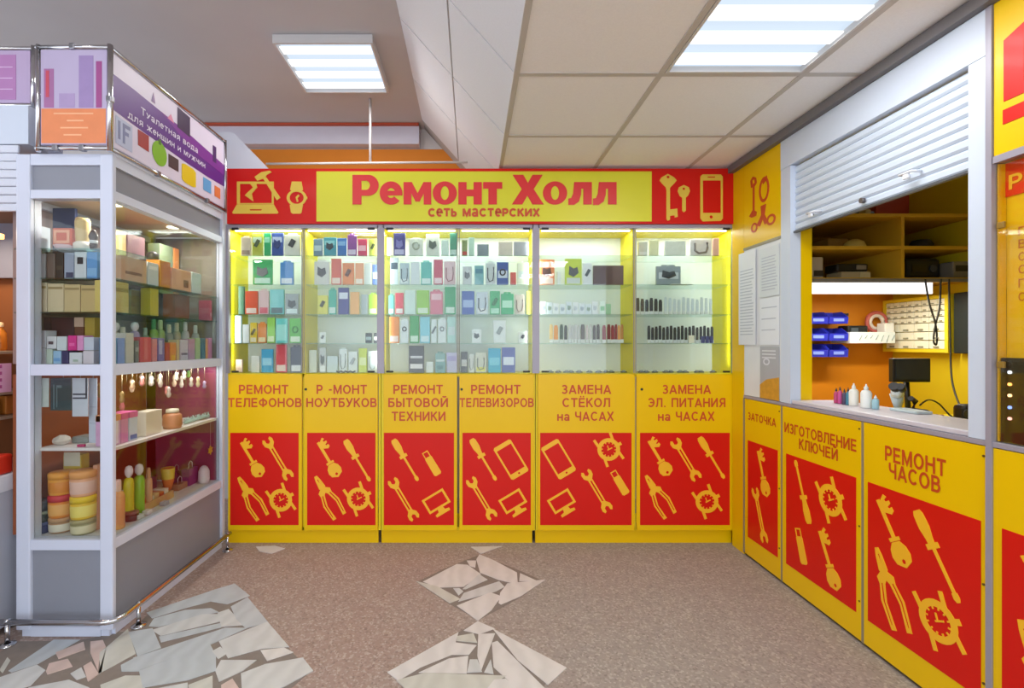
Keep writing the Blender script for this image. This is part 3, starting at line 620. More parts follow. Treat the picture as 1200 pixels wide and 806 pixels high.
# one tuple per thing: x0, x1, top (pixels of the photograph), colour word, colour, sticker, product
ROWS = {
 (0,0): [(282,294,276,'cream',"#dccdb8",('low','#9c8574'),None),(295,308,273,'yellow-green','#c9cf4c',('top','#d6ecd0'),('bar','#4d5b3a')),(309,317,272,'green','#2fb36f',('top','#9be8c6'),None),(318,332,271,'blue','#3d5cae',('top','#c3d2f2'),('blob','#233a7c')),(333,352,270,'large white','#e3e6da',None,('bar','#2f3130'))],
 (0,1): [(296,319,304,'green','#1fae5d',('low','#cdeedd'),('blob','#6d6a6c')),(328,344,305,'blue','#3f8bd6',('low','#dfe8f6'),None)],
 (0,2): [(279,286,335,'dark green','#4d7a5c',None,None),(287,302,341,'red-orange','#dd5433',('low','#f0d6d2'),None),(303,315,338,'pink and white','#e9c7cf',('low','#d96a7c'),None),(316,333,339,'pale turquoise','#8fd5dc',('low','#7a8b98'),None),(334,350,344,'grey','#9aa3a8',('low','#dbe9ec'),('blob','#42474c'))],
 (0,3): [(275,283,369,'white and teal','#cfe3ea',('big','#e6f2f5'),None),(284,292,380,'white','#dcdde2',None,None),(293,301,378,'yellow','#e8c62b',('low','#f0e4c8'),('bar','#6b5a22')),(302,312,377,'orange','#e8872c',('low','#f1dcb0'),None),(313,322,372,'lime green','#9bd65a',('low','#eaf6c9'),None),(323,337,373,'aqua','#6fd3cf',('big','#aeece6'),None),(339,353,373,'bright green','#58bf38',('low','#dff0d6'),('ring','#2c9a22'))],
 (0,4): [(276,284,421,'small pink','#e8c8b8',None,None),(294,304,417,'white','#e4e4e0',None,None),(306,320,409,'sky blue','#3aa6d8',('mid','#9bd6f2'),None),(323,336,403,'red','#dc4350',('low','#f4dcd8'),None),(340,354,404,'black','#3b3f55',('low','#e2e4ec'),None)],
 (1,0): [(367,378,280,'grey-blue','#6f8fa8',('mid','#b9d3dd'),None),(379,394,278,'teal','#3f9fb0',('top','#8fd0d6'),('blob','#23333c')),(395,406,279,'blue','#2f74c0',('top','#7fb1e2'),None),(407,418,273,'purple','#8c3f98',('low','#d9cfe6'),None),(419,430,280,'pink-red','#d63c66',('mid','#f2b6c6'),None),(432,442,280,'yellow-green','#cfd85a',None,('bar','#4b5a2b'))],
 (1,1): [(368,386,304,'black and white','#dad9d4',None,('blob','#3c3838')),(388,400,303,'red-orange','#e05a3c',('low','#f6dccf'),None),(401,415,308,'orange','#ee8a3c',None,('bar','#6a3415')),(416,426,308,'peach','#f3a674',('low','#f8e9dc'),None),(427,435,308,'white','#dfe8e6',None,None),(436,443,310,'blue and white','#5470b0',('mid','#e6ecf6'),None)],
 (1,2): [(372,384,346,'yellow','#e3dd55',None,('bar','#4b4a2a')),(385,394,337,'teal and white','#35b59e',('low','#d9ece8'),None),(396,409,337,'indigo','#3d3c8e',('top','#dfe6f6'),None),(410,421,342,'light orange','#f0b36e',None,None),(423,431,345,'grey','#a9b4b8',None,None),(432,442,343,'lime','#a6d62f',('low','#d7efc2'),None)],
 (1,3): [(374,382,389,'small white','#e8ece8',None,('bar','#8a9092')),(428,436,390,'small black','#3d4447',('mid','#9fb2b2'),None),(438,442,390,'narrow black','#27282a',('mid','#c6cfca'),None)],
 (1,4): [(362,371,410,'white leaning','#d7dac6',None,None),(374,382,407,'dark and white','#c7cac8',('low','#eef0f2'),('blob','#5c6462')),(383,396,417,'white','#cdd9da',None,None),(397,407,407,'white hooked','#e4e9e8',None,('loop','#8d9694')),(408,419,412,'white','#e7ebe9',None,('bar','#a7aeb0')),(420,430,408,'lime-yellow','#cbd94e',('mid','#e6eeb0'),None),(431,442,411,'clear white','#dfe6e2',None,('loop','#b7c2be'))],
 (2,0): [(453,459,278,'cream','#e6e6c6',None,None),(461,475,273,'violet-blue','#4b4790',('low','#c7c6ea'),('blob','#8583c6')),(479,496,278,'white','#dfe6da',None,('ring','#b9c4b4')),(499,515,274,'white and dark','#dde4d9',None,('blob','#5e6a60')),(517,526,281,'pale aqua','#d3ebe2',None,None),(527,536,272,'green','#4f9a7c',('low','#c8e6da'),None)],
 (2,1): [(457,467,302,'navy and white','#cfdfe6',('top','#2f4a5e'),None),(468,480,308,'pale blue','#b4cbd6',('low','#e2eef2'),('loop','#51697a')),(481,492,307,'white','#dbe7ec',None,None),(493,506,305,'teal','#49bdb2',('low','#d8efec'),None),(508,519,304,'crimson','#c83f5c',('low','#efd2d8'),None),(520,534,306,'pink and white','#e3c3c6',None,('loop','#a65a66'))],
 (2,2): [(455,462,344,'teal and pink','#63b5ae',('low','#cfe0e0'),None),(463,473,343,'red and white','#dd4c5c',('low','#eee0e0'),None),(474,487,340,'white and aqua','#d3e8e4',None,None),(488,503,340,'lime','#9ad04a',('low','#dff0d8'),None),(504,519,339,'pink','#e07c92',('top','#f3c7d0'),None),(521,534,336,'green','#2ea86c',('low','#d9f0e2'),None)],
 (2,3): [(456,468,371,'orange','#e38a34',('low','#f0d8cf'),None),(469,479,372,'white','#dfe8ea',None,('ring','#2c2e30')),(480,491,370,'green','#3fa95c',('low','#d4ecd8'),None),(492,504,371,'light blue','#8ad2e2',('low','#d4ecf2'),None),(505,512,374,'white','#dfe9ea',None,('bar','#6b7577')),(513,523,372,'white with dial','#dde6e6',None,('ring','#7d888a')),(524,534,371,'pale teal','#b5dcd4',('mid','#cfe0e0'),None)],
 (2,4): [(479,497,405,'black','#4c4a4e',('mid','#e6e2e4'),None),(499,508,424,'white','#e9ece8',None,None),(510,522,412,'grey-green','#8cb0aa',('mid','#e0ecea'),None),(523,536,413,'lavender','#cbc6e2',('top','#b4a9d6'),None)],
 (3,0): [(541,548,281,'brown and green','#8a9a62',('low','#c04a3c'),None),(549,556,278,'pale green','#bfe3cf',None,None),(559,573,286,'grey','#7d8b94',None,None),(584,601,283,'beige reflection stand-in','#d6cfc2',None,None),(602,620,283,'grey reflection stand-in','#a9acb4',None,None)],  # the two long boxes stand in for reflections in the glass
 (3,1): [(542,553,312,'white and grey','#ccd4d6',None,('blob','#59646a')),(556,567,311,'teal','#7fb9c0',('top','#5b94a8'),None),(569,581,306,'white with dark cord','#d2dadb',None,('loop','#4e4a5a')),(582,596,307,'blue','#3757a6',('mid','#d3ddf0'),('ring','#22252c')),(598,605,319,'red','#d9534a',None,None),(606,620,308,'white and yellow','#e3e8d2',('mid','#d3e2dc'),None)],
 (3,2): [(541,556,341,'blue','#3c62bb',('mid','#a9c2ee'),None),(558,572,342,'white with dark frame','#cfdbe6',('low','#eef2f4'),('loop','#3c4a5c')),(574,586,341,'green','#39b573',('low','#bfeed6'),('bar','#1d7a48')),(587,602,342,'emerald','#25b171',('mid','#b8ebd2'),None),(603,615,345,'brown and white','#cabfb2',None,('loop','#7a604e')),(617,622,341,'yellow','#ded832',None,None)],
 (3,3): [(553,564,385,'small white','#eaf0f0',None,('blob','#5c6668')),(578,593,375,'tall white','#e6ecea',None,('bar','#98a2a2')),(607,618,388,'white with dark top','#e4e8e0',None,('bar','#222426'))],
 (3,4): [(540,548,412,'black','#55565a',('mid','#d0d0cc'),None),(549,556,414,'white','#dedfd8',None,('loop','#7a7a76')),(557,570,413,'white and yellow','#d8d8c6',('low','#e9e26a'),('loop','#8a8a80')),(572,587,408,'cyan','#35aed0',('mid','#7bd0e6'),None),(588,604,407,'blue-violet','#5560ac',('mid','#dde4f4'),None)],
 (4,1): [(631,650,304,'orange','#ee8a4a',('low','#f0dcd2'),('blob','#5c3a34')),(653,658,318,'thin white','#e6ecec',None,None),(662,682,303,'lime','#c5d83c',('low','#d2dcd8'),('blob','#4a4f55')),(683,694,308,'white','#e4eaf0',None,('bar','#40505c')),(695,731,311,'dark brown wide','#51363f',None,None)],
 (5,0): [(748,759,283,'pale grey','#cfd2c4',('low','#e2e4de'),None),(761,772,281,'pale yellow','#dfe0b0',None,None),(779,804,282,'pale long','#dfe5d8',None,None),(809,834,279,'white wide','#e3dfdc',None,('loop','#8d8582')),(836,843,279,'pink tilted','#e3b0a4',None,None)],
 (5,1): [(769,798,310,'grey rounded','#8f9ba0',('mid','#ccd4d6'),('blob','#3a4044'))],
}
DP = {r: D+.045+.012*(r % 3) for r in range(5)}
cnt = {}
for (wi, r), items in ROWS.items():
    for k, (xa, xb, yt, cw, hc_, st, bl) in enumerate(items):
        d = DP[r]+random.uniform(0, .02)
        z0 = ROWZ[r]+.0005; h = min(max(.02, PZ(yt, d)-z0), (ZTOP-.034 if r == 0 else ROWZ[r-1]-.008)-z0)
        dep = .016 if (xb-xa) > 7 else .02
        word = 'box' if (st is None and bl is None) else 'pack'
        lab = f'{cw} {word}, {ORD[k]} from left, {ROWN[r]}, behind {WN[wi]}'
        nm = 'carton' if word == 'box' else 'carded_pack'
        if cw == 'dark brown wide': nm = 'gift_box'
        pack(nm, PX(xa, d)+.001, PX(xb, d)-.001, z0, h, d, dep, hc_, lab, 'package', f'packs in the {ROWN[r]} of the {WN[wi]}', st, bl, lean=random.uniform(-.02, .02) if 8 < (xb-xa) < 15 else 0, tab=(word == 'pack' and h > .08 and (k*7+wi*3+r) % 4 == 0))
# small white packets in the fifth window
for k in range(9):
    xa = 633+k*7.6; d = D+.07; z0 = ROWZ[2]+.0005
    pack('packet', PX(xa, d), PX(xa+6.8, d), z0, PZ(353+(k*5) % 4, d)-z0, d, .012, ['#e4ecf2','#dde8ee','#e9eef0'][k % 3], f'small white packet, {ORD[k]} from left, {ROWN[2]}, behind {WN[4]}', 'package', 'white packets in the fifth window', None, ('blob', ['#aab8c4','#8aa092','#c2ccd4'][k % 3]), tab=False)
pack('packet', PX(703, D+.07), PX(709, D+.07), ROWZ[2]+.0005, PZ(353, D+.07)-ROWZ[2], D+.07, .012, '#dff0e4', 'white and green packet at the right end of the white packets, fifth glass door', 'package', None, ('mid', '#8cc79a'), None, tab=False)
pack('packet', PX(710, D+.07), PX(716, D+.07), ROWZ[2]+.0005, PZ(356, D+.07)-ROWZ[2], D+.07, .012, '#9fcaa4', 'pale green packet last in the row of white packets, fifth glass door', 'package', None, None, None, tab=False)
# watch straps
def strap(px, w, ytop, r, hexc, label, group, d=D+.075, clip='#d9dcd9'):
    z0 = ROWZ[r]+.0005; h = PZ(ytop, d)-z0; ww = w*d/F
    t = thing('watch_strap', label, 'watch strap', (PX(px, d), d, z0), 0, group)
    b = MB(); b.box(-ww/2, ww/2, 0, .004, h*.18, h*.8, bev=.0015); b.shape([(-ww/2, h*.8), (ww/2, h*.8), (ww*.32, h), (-ww*.32, h)], (), .004, .004); b.build('band', mat(hexc, .5, var=.15, scale=60), t)
    bx(-ww*.55, ww*.55, -.003, .008, 0, h*.2, bev=.002).build('clip', mat(clip, .4), t)
S4 = [(646,4,'#e3c27a','beige'),(651.5,5,'#e8962c','orange'),(658,4,'#2f4426','dark green'),(663,3.6,'#2a2b2c','black'),(667.5,3,'#c9c8c8','silver'),(671,3,'#c4c4c4','silver'),(674.5,3,'#cccbca','silver'),(678,3,'#c4c2c0','silver'),(683,5,'#665b58','brown'),(688,3,'#d6c7c6','pink-white'),(692,3,'#c9c5c4','silver'),
      (696.5,3.6,'#4a3c3c','dark brown'),(701,3.8,'#453838','dark brown'),(708,4.4,'#8c2338','maroon'),(713.5,4,'#7e2338','maroon'),(718,4,'#8f2a3f','maroon'),(722,3.2,'#86263a','maroon'),(725.5,3,'#e09a58','pale orange'),(729,3.4,'#b4752c','tan')]
for i, (px, w_, c, word) in enumerate(S4):
    strap(px, w_, 380+(i % 2), 3, c, f'{word} watch strap standing on the fourth shelf behind the fifth glass door', 'watch straps in the fifth window')
for i in range(6): strap(747.5+i*5.3, 4.2, 349+(i*7) % 3, 2, '#3a3b3c', 'black watch strap at the left of the third row behind the rightmost glass door', 'black straps of the third row')
for i in range(11): strap(780+i*5.3, 3.4, 348+(i*5) % 4, 2, '#cdd8dc', 'silver watch bracelet in the third row behind the rightmost glass door', 'silver bracelets of the third row')
for i in range(18): strap(760.5+i*4.35, 3.5, 381.5+(i*5) % 3, 3, '#3b3c40', 'black watch strap in the fourth row behind the rightmost glass door', 'black straps of the fourth row')
pack('price_tag', PX(807, D+.06), PX(814, D+.06), ROWZ[3]+.0005, .05, D+.06, .006, '#f2ead2', 'cream tag in front of the black straps behind the rightmost glass door', 'tag', None, None, None, lean=.2, tab=False)
for i in range(3): pack('packet', PX(822+i*5, D+.06), PX(826+i*5, D+.06), ROWZ[3]+.0005, .045, D+.06, .008, '#3d3f78', 'small blue packet before the black straps behind the rightmost glass door', 'package', 'blue packets by the straps', None, None, tab=False)
# small watches lying on the bottom shelf of the two right hand windows
def small_watch(px, c, label, group):
    d = D+.055; z0 = ROWZ[4]+.0005
    t = thing('wristwatch', label, 'watch', (PX(px, d), d, z0), random.uniform(-.5, .5), group)
    bx(-.022, .022, -.006, .006, 0, .008, bev=.003).build('strap', mat(c, .5), t)
    MB().lathe([(.012, .006), (.013, .012), (.011, .016), (0, .017)], n=14).build('watch_case', mat('#9da3a4', .3, metal=.6), t)
for i in range(10): small_watch(642+i*9.6+random.uniform(-3, 3), ['#34383a','#4a4144','#556055'][i % 3], 'small dark wristwatch lying along the bottom shelf behind the fifth glass door', 'watches lying in the fifth window')
for i in range(10): small_watch(750+i*9.2+random.uniform(-3, 3), ['#54383a','#3a4348','#47525a'][i % 3], 'small dark wristwatch lying along the bottom shelf behind the rightmost glass door', 'watches lying in the rightmost window')
pack('carded_pack', PX(479, D+.03), PX(497, D+.03), ROWZ[4]+.0005, PZ(420, D+.03)-ROWZ[4], D+.03, .012, '#55504f', 'second black pack in front of the taller one, bottom row, third glass door', 'package', None, ('mid', '#eae6e4'), None, tab=False)
pack('carded_pack', PX(510, D+.03), PX(522, D+.03), ROWZ[4]+.0005, PZ(424, D+.03)-ROWZ[4], D+.03, .012, '#7fa8a4', 'small teal pack in front of the grey-green one, bottom row, third glass door', 'package', None, None, ('blob', '#5f8886'), tab=False)
b = MB(); d = D+.03
b.tube([(PX(394+i*1.5, d), d+.004*math.sin(i*2.1), ROWZ[4]+.008+.004*math.cos(i*1.7)) for i in range(16)], .0045, 6)
tag(b.build('cable', BLK), 'short dark cable lying on the bottom shelf behind the second glass door', 'cable')
tag(bx(PX(786, D+.05), PX(812, D+.05), D+.045, D+.10, ROWZ[1]+.0005, ROWZ[1]+.004, bev=.001).build('card', mat('#ece9d8', .5)), 'cream card lying under the grey rounded pack, rightmost glass door', 'card')

# ================================================================ right hand front (plane x = XR)
XR = 1.66
def rside(d): return -d                       # local x of a thing rotated -90 degrees and placed at (XR, 0, 0)
RZ = -PI/2
def rthing(name, label, cat): return thing(name, label, cat, (XR, 0, 0), RZ)
# filler at the corner
tag(bx(XR, XR+.02, DR(872)+.004, 3.075, 0, ZL-.046).build('filler_panel', YEL), 'narrow tall yellow panel in the corner right of the back cabinets', 'panel')
CT = .967
LO = mat('#c0440f', .5)
ct = rthing('service_counter', 'yellow counter front with four red panelled doors along the right', 'counter')
b = MB(); b.box(rside(DR(872)), rside(.45), .02, .04, .03, CT-.02); b.build('carcass', mat('#c9a60a', .5), ct)
b = MB(); b.box(rside(DR(872)), rside(.45), .008, .03, .0, .02); b.build('plinth', mat('#4a4132', .6), ct)  # dark colour stands in for the shadow at the counter foot
b = MB(); b.box(rside(DR(872)-.0), rside(.45), -.004, .03, CT-.018, CT, bev=.002); b.build('top_edge', GREYAL, ct)
for px in (872, 916.5, 1011.5, 1161): bx(rside(DR(px))-.006*(1.6 if px == 1161 else 1), rside(DR(px))+.006*(1.6 if px == 1161 else 1), -.003, .02, .012, CT-.018).build('upright', mat('#8c8068', .4), ct)
RD = [
 dict(a=DR(873), e=DR(915.7), red=(DR(877), DR(912)), txt=[('ЗАТОЧКА', DR(877), DR(910), .825, .046)], em=[('key',.52,.28,.35),('wrench',.43,.70,.35)]),
 dict(a=DR(917.2), e=DR(1010.5), red=(DR(922), DR(1004)), txt=[('ИЗГОТОВЛЕНИЕ', DR(920), DR(1004.5), .812, .053), ('КЛЮЧЕЙ', DR(937), DR(982.6), .748, .053)], em=[('screwdriver',.27,.28,TILT-.2+PI),('watch',.68,.25),('usb_stick',.25,.76,.3),('key',.65,.74,.45)]),
 dict(a=DR(1012.5), e=DR(1158.5), red=(DR(1018), DR(1150.5)), txt=[('РЕМОНТ', DR(1038), DR(1109.7), .812, .06), ('ЧАСОВ', DR(1042.5), DR(1103), .748, .06)], em=[('key',.26,.29),('screwdriver',.67,.30),('pliers',.23,.68,.4),('watch',.68,.705)]),
 dict(a=DR(1164), e=.98, red=(DR(1175.5), 1.03), txt=[], em=[('key',.26,.29),('screwdriver',.67,.30),('pliers',.23,.68,.4),('watch',.68,.705)]),
]
for q in RD:
    dr = bx(rside(q['a'])+.001, rside(q['e'])-.001, -.002, .018, .014, CT-.02, bev=.0015).build('door', YEL, ct)
    red_panel(dr, rside(q['red'][0]), rside(q['red'][1]), .124, .702, q['em'], -.002)
    if q['txt']: capitals('lettering', [(s, rside(a), rside(e), zb, ch) for s, a, e, zb, ch in q['txt']], LO, dr, -.002)
    for zz in (.18, .50, .915): MB().tube([(rside(q['e'])-.012, -.002, zz), (rside(q['e'])-.012, -.005, zz)], .004, 8).build('screw', mat('#6d5520', .4, metal=.5), dr)
tag(bx(XR+.001, 1.92, DR(1136)+.002, DR(927)-.002, CT+.0005, CT+.02, bev=.004).build('counter_ledge', mat('#c9c4cc', .35)), 'pale grey counter ledge in the service opening under the roller shutter', 'counter')
# picture panel with red tools, upper left of the right hand front
p = rthing('picture_panel', 'yellow panel with red outlined tools above the pinned papers', 'sign')
bx(rside(DR(872))+.002, rside(DR(915.5)), -.002, .02, 1.857, ZL-.046).build('board', YEL, p)
b = MB(); b.box(rside(DR(872)), rside(DR(916)), -.005, .02, 1.842, 1.857); b.build('bottom_trim', mat('#8d8668', .4), p)
OUT = mat('#c0461a', .5)
pu = lambda f: rside(DR(872))+(.06+.9*f)*(DR(872)-DR(915.5)); pv = lambda f: 2.354-(.15+f*.72)*(2.354-1.857)
b = MB(); ar = lambda pts, holes=(): b.shape([(pu(u), pv(v)) for u, v in pts], [[(pu(u), pv(v)) for u, v in h] for h in holes], -.002, .002)
ar([(.16,.1),(.24,.05),(.34,.1),(.36,.19),(.28,.24),(.18,.22)], [[(.22,.11),(.29,.11),(.3,.17),(.23,.18)]]); ar([(.235,.23),(.29,.23),(.29,.62),(.36,.66),(.34,.72),(.2,.72),(.12,.68),(.235,.6)])
b.build('key_emblem', OUT, p)
b = MB(); ar(eln(.58,.36,.15,.2,20), [eln(.58,.36,.1,.15,20)]); ar([(.53,.2),(.66,.16),(.68,.22),(.55,.27)]); b.build('ring_emblem', OUT, p)
b = MB(); ar([(.48,.6),(.64,.6),(.6,.76),(.7,.9),(.6,.92),(.54,.82),(.46,.92),(.36,.88),(.5,.74)]); ar(eln(.78,.88,.13,.085,16), [eln(.78,.88,.08,.05,14)]); ar(eln(.28,.9,.1,.08,16), [eln(.28,.9,.06,.05,14)]); b.build('scissors_emblem', OUT, p)
# white panel with papers
p2 = struct(bx(XR, XR+.02, DR(915.5), DR(872)-.002, CT+.002, 1.842).build('window_1', mat('#dcdfe2', .4)))
def paper(d0, d1, z0, z1, label, lines, colr='#dfe2e8', off=.0):
    t = thing('notice_sheet', label, 'paper', (XR-.004-off, 0, 0), RZ)
    bx(rside(d0), rside(d1), -.001, .001, z0, z1).build('sheet', mat(colr, .5, var=.03), t)
    b = MB(); n = lines
    for i in range(n):
        zz = z1-(z1-z0)*(.2+.72*i/n); r = random.uniform(.0, .15)*(d0-d1)
        b.box(rside(d0)+.1*(d0-d1), rside(d1)-.08*(d0-d1)-r, -.0018, -.001, zz-.0028, zz+.0028)
    b.build('printed_lines', mat('#b4bac6', .6), t)
paper(2.985, 2.81, PZ(404, 2.9), PZ(295, 2.9), 'white printed sheet hanging leftmost beside the roller shutter', 22, off=.004)
paper(DR(891.5), DR(914), PZ(347, 2.68), PZ(289, 2.68), 'upper printed sheet right of the hanging leftmost sheet', 12, '#d3dadd')
paper(DR(891.5), DR(914), PZ(404, 2.68), PZ(349, 2.68), 'pale lower sheet under the upper printed sheet beside the shutter', 3, '#dfe4ea')
t = thing('leaflet', 'small leaflet with grey top and orange picture low beside the shutter', 'paper', (XR-.003, 0, 0), RZ)
a, e = rside(DR(891.5)), rside(DR(914)); bx(a, e, -.001, .001, PZ(468, 2.68), PZ(406, 2.68)).build('sheet', mat('#a9abb0', .5), t)
MB().shape([(a, PZ(468,2.68)), (e, PZ(468,2.68)), (e, PZ(441,2.68)), (a+(e-a)*.35, PZ(445,2.68)), (a, PZ(452,2.68))], (), -.001, .001).build('orange_picture', mat('#c9922f', .5, var=.3, scale=30), t)
b = MB(); b.shape(ell(a+(e-a)*.35, PZ(424,2.68), .03, .02, 14), [ell(a+(e-a)*.35, PZ(424,2.68), .02, .012, 14)], -.001, .001)
for i in range(3): b.box(a+.02, e-.03, -.002, -.001, PZ(411+i*4, 2.68)-.004, PZ(411+i*4, 2.68)+.003)
b.build('white_print', mat('#d7d9de', .5), t)

# roller shutter
rs = rthing('roller_shutter', 'white roller shutter half raised over the service opening on the right', 'shutter')
f0, f1 = DR(916), DR(1157); i0, i1 = DR(927), DR(1136)
bx(rside(f0), rside(f1), -.006, .12, 2.205, ZL-.046).build('shutter_box', WHT2, rs)
bx(rside(f0), rside(i0), -.004, .05, CT+.001, 2.204).build('guide_rail', WHT2, rs)
bx(rside(i1), rside(f1), -.004, .05, CT+.001, 2.204).build('guide_rail', WHT2, rs)
b = MB(); z0, z1, n = 1.862, 2.2, 9
for k in range(n):
    a, c = z0+(z1-z0)*k/n, z0+(z1-z0)*(k+1)/n; h = c-a; yb, yf = .03, .02
    pts = [(yb, a), (yf+.006, a+h*.04), (yf, a+h*.25), (yf, a+h*.72), (yf+.004, a+h*.9), (yb, c)]
    A = [b.bm.verts.new((rside(i0)+.001, y, z)) for y, z in pts]; B = [b.bm.verts.new((rside(i1)-.001, y, z)) for y, z in pts]
    for j in range(len(pts)-1): b.bm.faces.new((A[j], B[j], B[j+1], A[j+1]))
    b.bm.faces.new(A[::-1]); b.bm.faces.new(B); b.bm.faces.new((A[0], A[-1], B[-1], B[0]))
b.build('slat_curtain', mat('#c9d4e2', .4, var=.01), rs)
for px, py in ((954, 249), (1067, 203)):
    d = DR(px); z = PZ(py, d); b = MB()
    b.tube([(rside(d)-.025, .016, z+.0), (rside(d)-.025, -.02, z), (rside(d)+.025, -.02, z), (rside(d)+.025, .016, z)], .005, 8); b.box(rside(d)-.012, rside(d)+.012, -.022, -.012, z-.022, z+.004, bev=.003); b.build('handle', mat('#dfe1e6', .4), rs)
d = DR(1008.5); b = MB(); b.tube([(rside(d), .014, PZ(235, d)), (rside(d), .0, PZ(235, d))], .011, 14); b.build('lock', mat('#6f6a6a', .35, metal=.5), rs)
bx(rside(i0), rside(i1), .012, .03, 1.853, 1.862).build('bottom_bar', mat('#55585c', .4), rs)
# yellow reveal on the far side of the opening
struct(bx(XR+.052, 1.748, DR(927)+.002, DR(927)+.03, CT-.2, ZL-.05).build('trim_5', YEL))
struct(bx(1.748, 1.77, DR(927)+.002, 3.2, 0, ZL-.05).build('wall_side', YEL))
# grey mullion
struct(bx(XR-.008, XR+.03, DR(1165)+.001, DR(1157.5), 0.0, ZL-.046).build('trim_6', GREYAL))
# upper sign with the house and lettered case
p = rthing('house_sign', 'yellow sign with a red house outline at the top right edge', 'sign')
h0, h1 = DR(1165.5), .5
bx(rside(h0), rside(h1), -.002, .02, 1.87, ZL-.046).build('board', YEL, p)
bx(rside(h0), rside(h1), -.006, .03, 1.848, 1.87).build('bottom_trim', GREYAL, p)
def hp(px, py):
    d = DR(px); return (rside(d), PZ(py, d))
b = MB(); o = hp(1180, 105); x0 = o[0]
b.shape([(rside(DR(1176.5)), 1.96), (rside(1.05), 1.96), (rside(1.05), 2.005), (rside(DR(1176.5)), 2.005)], (), -.002, .002)
wx = rside(DR(1176.5)); bxx = rside(DR(1177.5))
b.shape([(bxx, 2.03), (rside(1.1), 2.03), (rside(1.1), 2.06), (bxx+.055, 2.06), (bxx+.055, 2.19), (rside(1.3)+.04, 2.27), (rside(1.1), 2.2), (rside(1.1), 2.24), (rside(1.3)+.04, 2.32), (bxx, 2.22)], (), -.002, .002)
b.build('house_emblem', RED, p)
wc = rthing('wall_showcase', 'yellow glazed showcase with red title plate at the right edge of view', 'showcase')
bx(rside(h0)+.004, rside(h1), .034, .046, CT+.002, 1.846).build('back_panel', mat('#edcb12', .5, var=.03), wc)
bx(rside(h0)-.0, rside(h0)+.004, .009, .033, CT+.002, 1.846).build('side_panel', YEL, wc)
bx(rside(h0)+.002, rside(h1), .004, .008, CT+.004, 1.846).build('glass_pane', glass('#fbf6e4', .03), wc)
# red plate and letters on the back panel (distance of the panel: x = 1.78)
D2_ = lambda px: F*1.692/(px-552)
rp0 = rside(D2_(1175))
rp = bx(rp0, rside(1.2), .030, .034, PZ(232, D2_(1176)), PZ(193, D2_(1176))).build('title_plate', mat('#e03a1c', .4), wc)
capitals('lettering', [('Ре', rside(D2_(1183.5)), rside(D2_(1183.5))+.078, PZ(222, D2_(1186)), .046)], mat('#f0c040', .4), rp, .030, .002)
lines = [('П',272),('В',287),('О',302),('С',317),('П',333),('О',349)]
for s_, y in lines: capitals('lettering', [(s_, rside(D2_(1193)), rside(D2_(1193))+.021, PZ(y+4, D2_(1195)), .028)], mat('#c8722a', .5), wc, .034, .0015, .13)
for zz in (PZ(265, DR(1168)), PZ(427, DR(1168))): bx(rside(h0)+.008, rside(h0)+.03, -.004, .004, zz-.01, zz+.01, bev=.002).build('glass_clamp', mat('#8a6a24', .4), wc)
ld = thing('led_panel', 'black panel with small coloured lights inside the right edge showcase', 'light panel', (XR, 0, 0), RZ)
l0 = rside(F*1.672/(1172.5-552)); bx(l0, l0+.34, .012, .033, CT+.003, PZ(419, F*1.672/(1172.5-552)), bev=.002).build('housing', mat('#2a2320', .4), ld)
for i, (y, c) in enumerate(((436,'#cfe0ff'),(450,'#ffb060'),(463,'#ffd0a0'),(477,'#7090ff'),(490,'#d8a0a0'))):
    for xx in (.028, .10, .17):
        dd_ = F*1.672/(1181-552)
        if xx == .10 and i == 3: continue
        b = MB(); b.lathe([(.005,0),(.005,.004),(0,.006)], n=10)
        o = b.build('indicator_light', emit(c if xx < .05 else ['#40ff80','#ff9050','#6080ff'][i % 3], 2.5), ld); o.location = (l0+xx, .012, PZ(y, dd_)); o.rotation_euler = (PI/2, 0, 0)
b = MB(); b.lathe([(.016,0),(.016,.004),(0,.007)], n=16); o = b.build('indicator_light', emit('#30f090', 2.2), ld); o.location = (l0+.095, .012, PZ(482, F*1.672/(1195-552))); o.rotation_euler = (PI/2, 0, 0); o['label'] = 'large green light'

# ================================================================ inside the repair booth
SHD = 2.66
ov = thing('overhead_shelf', 'yellow overhead shelf unit of open compartments inside the repair booth', 'shelf', (0, 0, 0))
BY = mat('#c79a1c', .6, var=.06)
zb, zm, zt = PZ(329, SHD), PZ(292, SHD), PZ(254, SHD)
xs0, xs1, xm = 1.775, 2.785, PX(1058, SHD)
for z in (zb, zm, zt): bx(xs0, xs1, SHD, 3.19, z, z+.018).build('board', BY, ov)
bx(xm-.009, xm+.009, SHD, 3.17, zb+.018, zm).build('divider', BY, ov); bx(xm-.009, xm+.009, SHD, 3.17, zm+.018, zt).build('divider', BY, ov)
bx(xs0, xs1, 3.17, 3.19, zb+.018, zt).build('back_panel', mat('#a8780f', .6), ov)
bx(xs0, xs1, SHD-.006, SHD, zb-.006, zb+.012).build('front_edge', mat('#75716a', .5), ov)
lt = thing('strip_lamp', 'bright white strip lamp under the overhead shelf in the booth', 'lamp', (0, 0, 0))
zl0 = PZ(345, SHD+.06); x1_ = PX(1085, SHD+.06)
bx(xs0+.02, x1_, SHD+.03, SHD+.10, zl0+.02, zb-.007).build('housing', mat('#e8e8e8', .5), lt)
bx(xs0+.02, x1_, SHD+.02, SHD+.03, zl0, zb-.007).build('diffuser', emit('#ffffff', 1.5), lt)
area('strip_light', ((xs0+x1_)/2, SHD+.07, zl0+.012), .75, .06, 7.5, col=(1, .97, .9), parent=lt)
